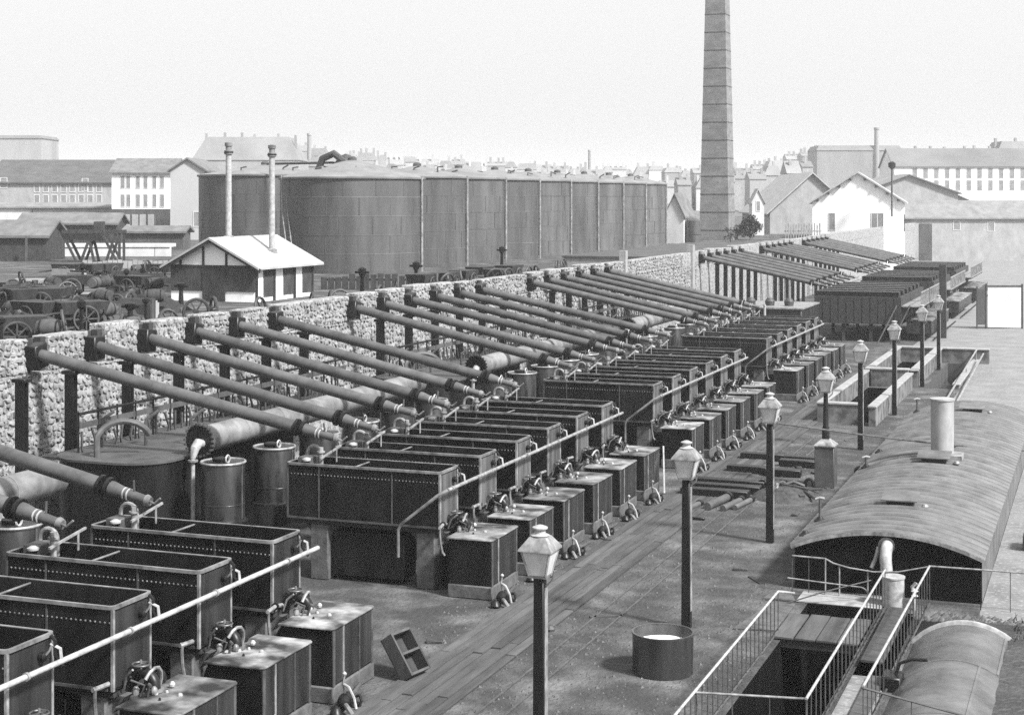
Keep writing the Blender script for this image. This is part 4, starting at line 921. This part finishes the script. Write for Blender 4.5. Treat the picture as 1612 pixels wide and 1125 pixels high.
# cylinder tanks
def big_tank(label, x, y, r, ztop, seed, ex=0):
    t = thing('storage_tank', label, 'tank', (x, y, UP), 0, 'big cylindrical storage tanks'); h = ztop-UP
    MB().lathe([(r+.12,0),(r+.12,.25),(r,.26),(r,h)], n=72).build('tank_shell', 'tank', t)
    for k in range(1, 5): MB().lathe([(r+.012,h*k/5),(r+.012,h*k/5+.09)], n=72).build('plate_seam', 'tank', t)
    rt = random.Random(seed); pv_ = MB(); nc = 14
    for k in range(5):
        off = rt.uniform(0, .4)
        for j in range(nc):
            an = 2*pi*(j+off+(.5 if k % 2 else 0))/nc; c_, s_ = cos(an), sin(an)
            pv_.bar((c_*(r+.004), s_*(r+.004), h*k/5+.12), (c_*(r+.004), s_*(r+.004), h*(k+1)/5-.02), .10, .02, up=(c_, s_, 0))
    pv_.build('plate_laps', 'tank_lap', t, kind='stuff', smooth=False)
    MB().lathe([(r+.13,h),(r+.15,h+.03),(r+.15,h+.16),(r*.55,h+.62+ex*.5),(.3,h+1.05+ex),(0,h+1.1+ex)], n=72, caps=False).build('tank_roof', 'tank_roof', t)
    MB().lathe([(.35,0),(.35,.22),(.15,.34)], (0,0,h+1.02+ex), 12).build('roof_vent', 'seam', t)
    random.seed(seed)
    for k in range(3):
        an = random.uniform(-2.6,-.3); q = r*random.uniform(.4,.8)
        MB().tube([(q*cos(an),q*sin(an),h+.5),(q*cos(an),q*sin(an),h+random.uniform(.7,1.0)),(q*cos(an)+.5,q*sin(an),h+random.uniform(.7,1.0))], .07, 6).build('roof_pipe', 'seam', t)
    MB().tube([((r+.2)*.985,(r+.2)*.10,0),((r+.2)*.985,(r+.2)*.10,h+.2)], .10, 8).build('lit_edge_strip', 'edge', t)  # pale upright added to paint the lit right edge of the tank
    return t
big_tank('nearest and widest cylindrical tank with a curved ladder', -54.35, 109.7, 5.5, 11.5, 3, .45)
TX = [(-53.65,120.4),(-53.55,129.15),(-53.5,137.9),(-53.36,146.65),(-53.32,155.4),(-53.22,164.15),(-53.14,172.9),(-53.1,181.65)]
for k, (x, y) in enumerate(TX): big_tank(f'cylindrical tank, {ORD[k+1]} in the long receding row', x, y, 4.2, 11.7, 20+k)
big_tank('cylindrical tank standing apart on the left behind the stove pipes', -67.5, 119.5, 5.6, 11.9, 40)
for k in range(4): big_tank(f'tank of the hidden back row, {ORD[k]} showing only its roof', -67.0, 135+k*11, 4.4, 11.6, 50+k)
lt = thing('tank_ladder', 'thin curved iron ladder down the nearest big tank', 'ladder', (-54.35, 109.7, UP))
for o_ in (0, .45):
    MB().tube([(-3.9+o_,-4.1,7.3),(-3.85+o_,-4.25,6.4),(-3.6+o_,-4.5,4.4),(-2.9+o_,-5.2,2.2),(-2.2+o_,-5.9,.0)], .045, 6).build('ladder_rail', 'edge', lt)
for k in range(14):
    q = k/14; MB().tube([(-3.9+1.7*q*q,-4.1-1.8*q*q,7.2-7.1*q),(-3.45+1.7*q*q,-4.1-1.8*q*q,7.2-7.1*q)], .025, 5).build('rung', 'edge', lt)
t = thing('tank_gantry', 'dark pipe gantry and bushy clutter above the tank roofs', 'gantry', (-57.5, 112.5, 11.9))
MB().tube([(-7,2,1.0),(0,0,1.0),(2.5,0,.6)], .10, 8).build('gantry_pipe', 'seam', t)
MB().tube([(-1.2,-.5,-.2),(-.6,-.5,1.3),(.4,-.5,1.7),(1.4,-.5,1.0),(1.8,-.5,.0)], .3, 8).build('hood', 'scrap', t)
MB().lathe([(.8,0),(1.0,.4),(.5,1.1),(0,1.3)], (1.2,0,.4), 12, caps=False).build('hood_cap', 'scrap', t)
# chimney
cd = 212.; cp = D(1124, 372, cd); t = thing('factory_chimney', 'tall square brick factory chimney with iron bands', 'chimney', (cp.x, cp.y+2.0, UP), 0)
H0, hb_, ht_ = 39.0, 2.05, 1.22
def half(z): return hb_+(ht_-hb_)*z/H0
q = lambda r, z: [(-r,-r,z),(r,-r,z),(r,r,z),(-r,r,z)]
MB().hexa(q(half(0),-1)+q(half(H0),H0)).build('shaft', 'brickwork', t, smooth=False)
MB().hexa(q(2.35,-1)+q(2.3,1.1)).build('base', 'brickwork', t, smooth=False)
MB().hexa(q(half(H0)+.35,H0+.002)+q(half(H0)+.45,H0+1.2)).build('crown', 'brickwork', t, smooth=False)
z = 1.3
while z < 38:
    r = half(z)+.03; ri = half(z)-.02; b = MB(); v = q(r,z)+q(r,z+.10)+q(ri,z+.10)+q(ri,z)
    b.add(v, [(j*4+k, j*4+(k+1) % 4, ((j+1) % 4)*4+(k+1) % 4, ((j+1) % 4)*4+k) for j in range(4) for k in range(4)]); b.build('iron_band', 'seam', t, smooth=False); z += 2.42
# small hut and dark tank by the chimney
t, w, h, a = house('small_white_hut', 'narrow white gabled hut left of the chimney', 'hut', 1048, 1077, 337, 385, 196, 5, 'plaster', 'slate', 2.4, 'y', over=.25, rz=0)
t = thing('dark_vat', 'small dark round vat between the hut and the chimney', 'vat', D(1091, 384, 196))
MB().lathe([(.95,-1.2),(.95,2.9),(.5,3.2)], n=20).build('vat_shell', 'tank', t); MB().torus((0,0,1.2), .96, .05, 'z', 20, 5).build('hoop', 'wood_dark', t)
# right-hand buildings
t, w, h, a = house('white_gable_house', 'big white house with wide gable facing the yard', 'house', 1279, 1418, 318, 376, 222, 16, 'white', 'roof_light', 4.0, 'y', rz=radians(6), over=.5, base=-7)
window_set(t, [((v-1279)*a, (376-349)*a) for v in (1309, 1374, 1383)], .75, 2.3)
for k in range(4):
    for s in (-1, 1): MB().box(w/2+s*(1.0+k*1.5)-.15, w/2+s*(1.0+k*1.5)+.15, -.5, -.01, h+4-4*(1.0+k*1.5)/(w/2)-.35, h+4-4*(1.0+k*1.5)/(w/2)-.05).build('purlin_end', 'wood_dark', t)
for k in range(3): MB().box(w+.001, w+.06, 2+k*4.5, 3.1+k*4.5, .9, 3.4).build('side_window', 'pane', t)
t, w, h, a = house('broad_roof_hall', 'broad low hall with long pale roof behind the white gable', 'hall', 1212, 1345, 333, 372, 250, 30, 'plaster_grey', 'roof_light', 6.0, 'y', over=.6)  # pale roof tone stands in for haze
t, w, h, a = house('sloping_roof_hall', 'hall with a long dark sloping roof right of the white gable', 'hall', 1352, 1508, 304, 372, 282, 20, 'plaster_grey', 'far_roof', 3.2, 'y', over=.6)
t, w, h, a = house('grey_range', 'long low grey building with dark roof band at right', 'building', 1423, 1660, 343, 392, 256, 9, 'plaster_grey', 'tank_roof', 2.6, 'x', base=-8)
MB().box((1447-1423)*a, (1467-1423)*a, -.08, -.001, -3.6, 4.1).build('doorway', 'plaster_dark', t)
window_set(t, [((1506-1423)*a, (392-355)*a), ((1560-1423)*a, (392-357)*a)], 1.0, 1.4)
t, w, h, a = house('small_gable_hut', 'small dark gabled hut before the long white facade', 'hut', 1480, 1528, 318, 350, 292, 4, 'plaster_grey', 'far_roof', 1.3, 'y', over=.5)
t, w, h, a = house('dormer_hut', 'tiny white gabled lantern house right of the chimney', 'hut', 1184, 1203, 318, 345, 240, 3, 'plaster', 'roof_light', 1.8, 'y', over=.2)
window_set(t, [(w/2, h*.75)], .45, 1.4)
t, w, h, a = house('long_white_facade', 'long white facade with rows of windows far at right', 'building', 1408, 1680, 262, 322, 400, 16, 'white', 'far_roof', 4.6, 'x', base=-10)
window_set(t, [((x-1408)*a, (322-v)*a) for v in (273, 292) for x in range(1440, 1670, 17)], 1.1, 2.5)
t = thing('tall_signal', 'thin pole topped with a dark round vent by the white gable', 'pole', D(1404, 318, 216)); a = 216/FPX
MB().tube([(0,0,-2),(0,0,54*a)], .12, 8).build('mast', 'seam', t); MB().lathe([(.2,0),(.5,.25),(.5,.8),(.2,1.0)], (0,0,52*a), 12).build('vent_head', 'black', t)
# bushes by the chimney
def tree(name, label, cat, p, h, r, n, m='leaf'):
    t = thing(name, label, cat, p)
    MB().tube([(0,0,-.3),(.05,0,h*.4),(.0,.1,h*.75)], [h*.035,h*.028,h*.01], 7).build('trunk', 'wood', t)
    b = MB()
    cl = [(random.gauss(0,.36)*r, random.gauss(0,.36)*r, h*.2+random.random()*h*.7) for _ in range(16)]
    for i in range(n):
        c = random.choice(cl); p_ = Vector((random.gauss(0,1), random.gauss(0,1), random.gauss(0,1))).normalized()*r*.42*random.random()**.4+Vector(c)
        a_ = Vector((random.gauss(0,1), random.gauss(0,1), random.gauss(0,1))).normalized()*r*.09; b_ = a_.cross(Vector((random.random(), random.random(), 1))).normalized()*r*.06
        b.add([p_-a_, p_+b_, p_+a_, p_-b_], [(0,1,2,3)])
    b.build('crown', m, t, kind='stuff', smooth=False)
tree('bush', 'dark round bush right of the chimney foot', 'bush', D(1181, 372, 214), 2.6, 1.9, 2600)
tree('bush', 'low bush beside the dark vat', 'bush', D(1150, 380, 203), 1.6, 1.1, 400)
# fence right of the chimney
t = thing('picket_fence', 'row of pale pickets before the white gable house', 'fence', D(1236, 372, 205), YAW); a = 205/FPX
for k in range(14): MB().box(k*.34, k*.34+.16, 0, .06, -.5, 1.5+.2*(k % 2)).build('picket', 'edge', t)
MB().box(-.1, 4.8, .062, .12, .6, .72).build('fence_rail', 'edge', t)
# ------------------------------------------------------------------ far city
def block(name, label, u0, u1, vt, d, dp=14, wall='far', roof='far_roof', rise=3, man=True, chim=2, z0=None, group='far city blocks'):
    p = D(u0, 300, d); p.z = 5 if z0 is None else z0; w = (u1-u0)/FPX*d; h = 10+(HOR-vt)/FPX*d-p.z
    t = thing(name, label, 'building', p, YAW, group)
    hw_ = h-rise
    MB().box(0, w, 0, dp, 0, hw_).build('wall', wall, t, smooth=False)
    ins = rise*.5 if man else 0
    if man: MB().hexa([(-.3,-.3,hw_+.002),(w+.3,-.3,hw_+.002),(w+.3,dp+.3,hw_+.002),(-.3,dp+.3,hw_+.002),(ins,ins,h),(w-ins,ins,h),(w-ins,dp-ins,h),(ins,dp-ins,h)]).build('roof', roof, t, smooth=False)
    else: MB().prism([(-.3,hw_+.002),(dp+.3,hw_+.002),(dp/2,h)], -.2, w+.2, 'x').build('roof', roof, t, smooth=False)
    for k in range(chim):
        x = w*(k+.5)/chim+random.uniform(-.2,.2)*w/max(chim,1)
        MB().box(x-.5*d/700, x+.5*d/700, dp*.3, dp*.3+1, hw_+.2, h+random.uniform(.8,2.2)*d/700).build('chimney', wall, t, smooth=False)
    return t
random.seed(5)
block('far_block', 'hazy flat-topped block behind the long shed at far left', -30, 65, 213, 520, 20, rise=1, man=True, chim=0)
block('mansard_block', 'large hazy block with sloping left edge behind the stove pipes', 303, 470, 215, 470, 20, rise=7, man=True, chim=6)
prof = [(432,228),(480,231),(530,237),(580,238),(640,246),(700,252),(760,254),(830,259),(900,261),(960,264),(1010,262),(1060,266),(1100,262),(1165,262),(1215,250),(1250,240),(1290,234)]
def pv(u):
    for (a, va), (b, vb) in zip(prof[:-1], prof[1:]):
        if a <= u <= b: return va+(vb-va)*(u-a)/(b-a)
    return prof[-1][1]
u = 436; n_ = 0; kinds = ['stepped roofs', 'tall chimneys', 'a low ridge', 'a square top', 'a broad slate roof', 'twin stacks', 'a narrow gable', 'plain walls']
side = [(600, 'above the nearest tank'), (760, 'above the second tank'), (940, 'above mid row'), (1110, 'above the row end'), (1300, 'right of chimney')]
while u < 1290:
    w = random.uniform(14, 34); nm_ = next(s for lim, s in side if u < lim)
    mn, cc = random.random() < .5, random.choice([1,2,3])
    lb = lambda row: f"{row}, {'mansard' if mn else 'ridge'} roof, {nm_}"
    n_ += 1
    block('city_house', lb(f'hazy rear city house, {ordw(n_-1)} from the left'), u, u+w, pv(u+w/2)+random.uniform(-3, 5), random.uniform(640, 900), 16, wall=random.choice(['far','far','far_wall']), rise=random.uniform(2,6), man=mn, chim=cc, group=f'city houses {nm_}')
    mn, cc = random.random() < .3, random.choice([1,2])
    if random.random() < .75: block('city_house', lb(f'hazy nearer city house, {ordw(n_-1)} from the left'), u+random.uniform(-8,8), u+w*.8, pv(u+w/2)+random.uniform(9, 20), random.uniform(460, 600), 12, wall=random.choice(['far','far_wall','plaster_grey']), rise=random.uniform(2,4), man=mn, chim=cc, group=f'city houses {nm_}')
    u += w*random.uniform(.75, 1.05)
block('long_far_hall', 'long hazy flat block carrying a small chimney at right', 1286, 1420, 229, 640, 20, rise=2, chim=0)
block('mansard_row', 'long mansard row behind the white facade', 1416, 1580, 236, 520, 16, rise=6, chim=7)
block('corner_block', 'tall hazy block at the right edge', 1568, 1660, 222, 560, 18, rise=6, chim=4)
def far_stack(l, u, vt, d, r):
    p = D(u, 300, d); h = (300-vt)/FPX*d; t = thing('far_chimney', l, 'chimney', p, 0, 'distant factory chimneys')
    MB().lathe([(r*1.25,-8),(r,h-.8)], n=12).build('shaft', 'far', t); MB().lathe([(r*1.2,h-.8),(r*1.2,h)], n=12).build('cap', 'far', t)
far_stack('distant chimney on the long hazy block at right', 1380, 201, 640, .95)
far_stack('thin distant chimney above the left tanks', 487, 210, 620, .8)
far_stack('very thin distant chimney left of the tall one', 928, 236, 700, .6)
# ------------------------------------------------------------------ upper yard clutter behind the wall
random.seed(21)
def make_barrel(label, loc):
    t = thing('wooden_barrel', label, 'barrel', loc, 0, 'barrels stored behind the wall')
    MB().lathe([(.26,-.45),(.31,-.25),(.335,0),(.31,.25),(.26,.45)], (0,0,.335), 14, 'y').build('staves', 'wood', t)
    for y in (-.3, .3): MB().lathe([(.31,y-.03),(.31,y+.03)], (0,0,.335), 14, 'y').build('hoop', 'black', t)
    return t
def make_cart(label, loc):
    t = thing('hand_cart', label, 'cart', loc, 0, 'hand carts behind the wall')
    MB().add([(-.5,-.9,.75),(.5,-.9,.75),(.5,.9,.75),(-.5,.9,.75),(-.62,-1.05,1.25),(.62,-1.05,1.25),(.62,1.05,1.25),(-.62,1.05,1.25)], [(0,3,2,1),(0,1,5,4),(1,2,6,5),(2,3,7,6),(3,0,4,7),(4,5,6,7)]).build('cart_bed', 'wood_dark', t, smooth=False)
    for s in (-1, 1):
        w = MB().torus((s*.68,0,.55), .52, .045, 'x', 22, 6).build('wheel', 'wood', t)
        for k in range(8): a = k*pi/4; MB().bar((s*.68,0,.55),(s*.68,.5*cos(a),.55+.5*sin(a)), .05).build('spoke', 'wood', w)
        MB().bar((s*.4,.9,.85),(s*.35,2.1,.7), .07).build('handle', 'wood', t)
    MB().tube([(-.72,0,.55),(.72,0,.55)], .05, 8).build('axle', 'black', t)
    return t
def make_wheel(label, loc):
    t = thing('flywheel', label, 'wheel', loc, 0, 'wheels leaning behind the wall')
    w = MB().torus((0,0,.5), .46, .06, 'x', 20, 6).build('rim', 'scrap', t)
    for k in range(6): a = k*pi/3; MB().bar((0,0,.5),(0,.44*cos(a),.5+.44*sin(a)), .05).build('spoke', 'scrap', t)
    MB().lathe([(.1,-.08),(.1,.08)], (0,0,.5), 10, 'x').build('hub', 'scrap', t)
    return t
def spot(): return None
z_ = ['left corner', 'before the trestle', 'before the shed door', 'right of the shed', 'before the nearest big tank', 'before the tank row']
def zone(y): return z_[min(5, int((y-36)/9))]
for i in range(40):
    y = 58+i*1.12; x = -31.0-random.random()*1.4; put(make_barrel, f'weathered barrel, {ordw(i)} from the shed end of the line behind the wall', (x, y, UP+random.choice([0, .0, .55])))
for i in range(6):
    y = 82+i*2.6+random.random(); put(make_cart, f'dark hand cart, {ordw(i)} from the shed end behind the line of barrels', (-34.2-random.random()*3, y, UP))
for i in range(34):
    y = 38+i*1.6+random.random(); o = put(make_wheel, f'iron wheel, {ordw(i)} from the left of those leaning along the wall top', (-30.4-random.random()*.8, y, UP+random.choice([.4,.7,.9]))); o.rotation_euler = (0, radians(random.uniform(-20,20)), random.uniform(-.9,.9))
# heaps, stacks and low screens on the left of the upper yard
def heap(label, p, w, hgt):
    b = MB(); N = 26; rings = [(1,0),(.9,.3),(.74,.5),(.55,.75),(.3,.9),(.12,1.0)]
    for r_, hz in rings:
        for j in range(N): a = 2*pi*j/N; q_ = random.uniform(.82,1.18); b.v.append((w*r_*cos(a)*q_, w*.5*r_*sin(a)*q_, hz*hgt*random.uniform(.75,1.15)))
    for i in range(len(rings)-1):
        for j in range(N): b.f.append((i*N+j, i*N+(j+1) % N, (i+1)*N+(j+1) % N, (i+1)*N+j))
    b.f.append(tuple((len(rings)-1)*N+j for j in range(N)))
    tag(b.build('coal_heap', 'coal', loc=p, smooth=False), label, 'heap')
for (u, d, w, hg, l) in ((20, 60, 3.0, 1.2, 'dark coal heap at the left edge behind the wall'), (120, 70, 3.6, 1.1, 'broad dark coal heap behind the carts'), (60, 84, 4.0, 1.0, 'coal heap farther back on the left'), (215, 78, 2.8, 1.0, 'coal heap left of the small shed')):
    p = D(u, 400, d); p.z = UP; heap(l, p, w, hg)
for k, (u0, u1, v, d, h, m, l) in enumerate(((15, 108, 462, 92, .7, 'wood_dark', 'low dark board fence on the left of the upper yard'), (118, 262, 448, 100, .7, 'wood_dark', 'low dark fence left of the small shed'), (130, 265, 420, 126, .6, 'plaster_grey', 'pale low wall below the trestle'), (505, 650, 452, 96, .9, 'wood_dark', 'dark board fence before the nearest big tank'))):
    p = D(u0, v, d); p.z = UP; w = (u1-u0)/FPX*d; t = thing('yard_fence', l, 'fence', p, YAW, 'low fences of the upper yard')
    n = max(3, int(w/.4))
    for j in range(n): MB().box(j*w/n, (j+.86)*w/n, 0, .06, 0, h*random.uniform(.8,1.15)).build('board', m, t, smooth=False)
    MB().box(0, w, .062, .14, h*.6, h*.75).build('fence_rail', m, t)
rows = [('row nearest the wall at the left', 57, 0, 230), ('second row at the left', 66, 0, 250), ('third row at the left', 76, 10, 260), ('fourth row at the left', 88, 20, 262), ('back row below the trestle', 104, 110, 262)]
for l, d, u0, u1 in rows:
    n = int((u1-u0)/FPX*d/.55); cn = {}
    for j in range(n):
        p = D(u0+(u1-u0)*j/n+random.uniform(-3,3), 400, d+random.uniform(-1.2,1.2)); p.z = UP+random.choice([0,0,.55])
        r = random.random(); kk = 'b' if r < .55 else ('c' if r < .72 else ('w' if r < .9 else 's')); cn[kk] = cn.get(kk, -1)+1; oo = ordw(cn[kk])
        if r < .55: o = put(make_barrel, f'weathered barrel, {oo} from the left in the {l}', p); o.rotation_euler = (0, 0, random.uniform(0, 3))
        elif r < .72: p.z = UP; o = put(make_cart, f'dark hand cart, {oo} from the left in the {l}', p); o.rotation_euler = (0, 0, random.uniform(0, 6))
        elif r < .9: o = put(make_wheel, f'spoked iron wheel, {oo} from the left in the {l}', p); o.rotation_euler = (0, radians(random.uniform(-20,20)), random.uniform(0,3))
        else:
            t = thing('iron_stand', f'short dark iron post, {oo} in the {l}', 'stand', (p.x, p.y, UP), 0, f'short iron posts in the {l}'); hh = random.uniform(1.2, 2.0)
            MB().lathe([(.2,0),(.08,.12),(.07,hh*.8),(.16,hh*.85),(.16,hh*.95),(.05,hh)], n=8).build('stand_body', 'black', t)
for k in range(14):
    u, v = 14+k*18.5, random.uniform(428, 490); d = 5.5*FPX/(v+16-HOR); p = D(u, v, d); p.z = UP
    t = thing('timber_stack', f'stack of short sawn timbers, {ordw(k)} from the left among the heaps', 'timber stack', p, random.uniform(-.6,.6), 'timber stacks on the left of the upper yard')
    for j in range(5): MB().box(-.9+.03*j, .9-.02*j, -.5+.2*j, -.32+.2*j, 0, random.uniform(.4,.95)).build('timber', random.choice(['wood','wood_dark','wood_dark','plaster_grey']), t)
for k, (u, v, d, hh, l) in enumerate(((285, 476, 80, 1.3, 'black iron stand like a vice before the shed'), (205, 505, 66, 1.2, 'black iron stand above the wall at left'), (570, 444, 84, 1.9, 'dark iron post with knob before the tanks'), (655, 430, 92, 1.9, 'iron post with knob right of the nearest tank'), (790, 412, 118, 2.0, 'dark upright post with knob before the tank row'))):
    p = D(u, v, d); p.z = UP; t = thing('iron_stand', l, 'stand', p)
    MB().lathe([(.3,0),(.14,.12),(.10,hh*.7),(.2,hh*.8),(.22,hh*.95),(.08,hh)], n=10).build('stand_body', 'black', t)
    MB().bar((-.4,0,hh*.85),(.4,0,hh*.85), .12).build('cross_arm', 'black', t)
t = thing('tank_bund', 'pale low wall with dark coping before the tank row', 'wall', (-40, 118, UP), 0)
MB().box(0, 9.5, 0, 40, 0, .9).build('wall_body', 'stone', t); MB().box(-.1, 9.6, -.1, 40.1, .902, 1.05).build('coping', 'plaster_dark', t)
# ------------------------------------------------------------------ haze
hz = MB().box(-1180, 680, -28, 1530, -3.4, 46.5).build('haze', 'soil', smooth=False); hz['kind'] = 'stuff'
hm = bpy.data.materials.new('haze_air'); hm.use_nodes = True; hn = hm.node_tree.nodes; hn.clear()
ho = hn.new('ShaderNodeOutputMaterial'); hv = hn.new('ShaderNodeVolumePrincipled'); hv.inputs['Color'].default_value = g(.92); hv.inputs['Density'].default_value = HAZE
hm.node_tree.links.new(hv.outputs[0], ho.inputs['Volume']); hz.data.materials.clear(); hz.data.materials.append(hm)
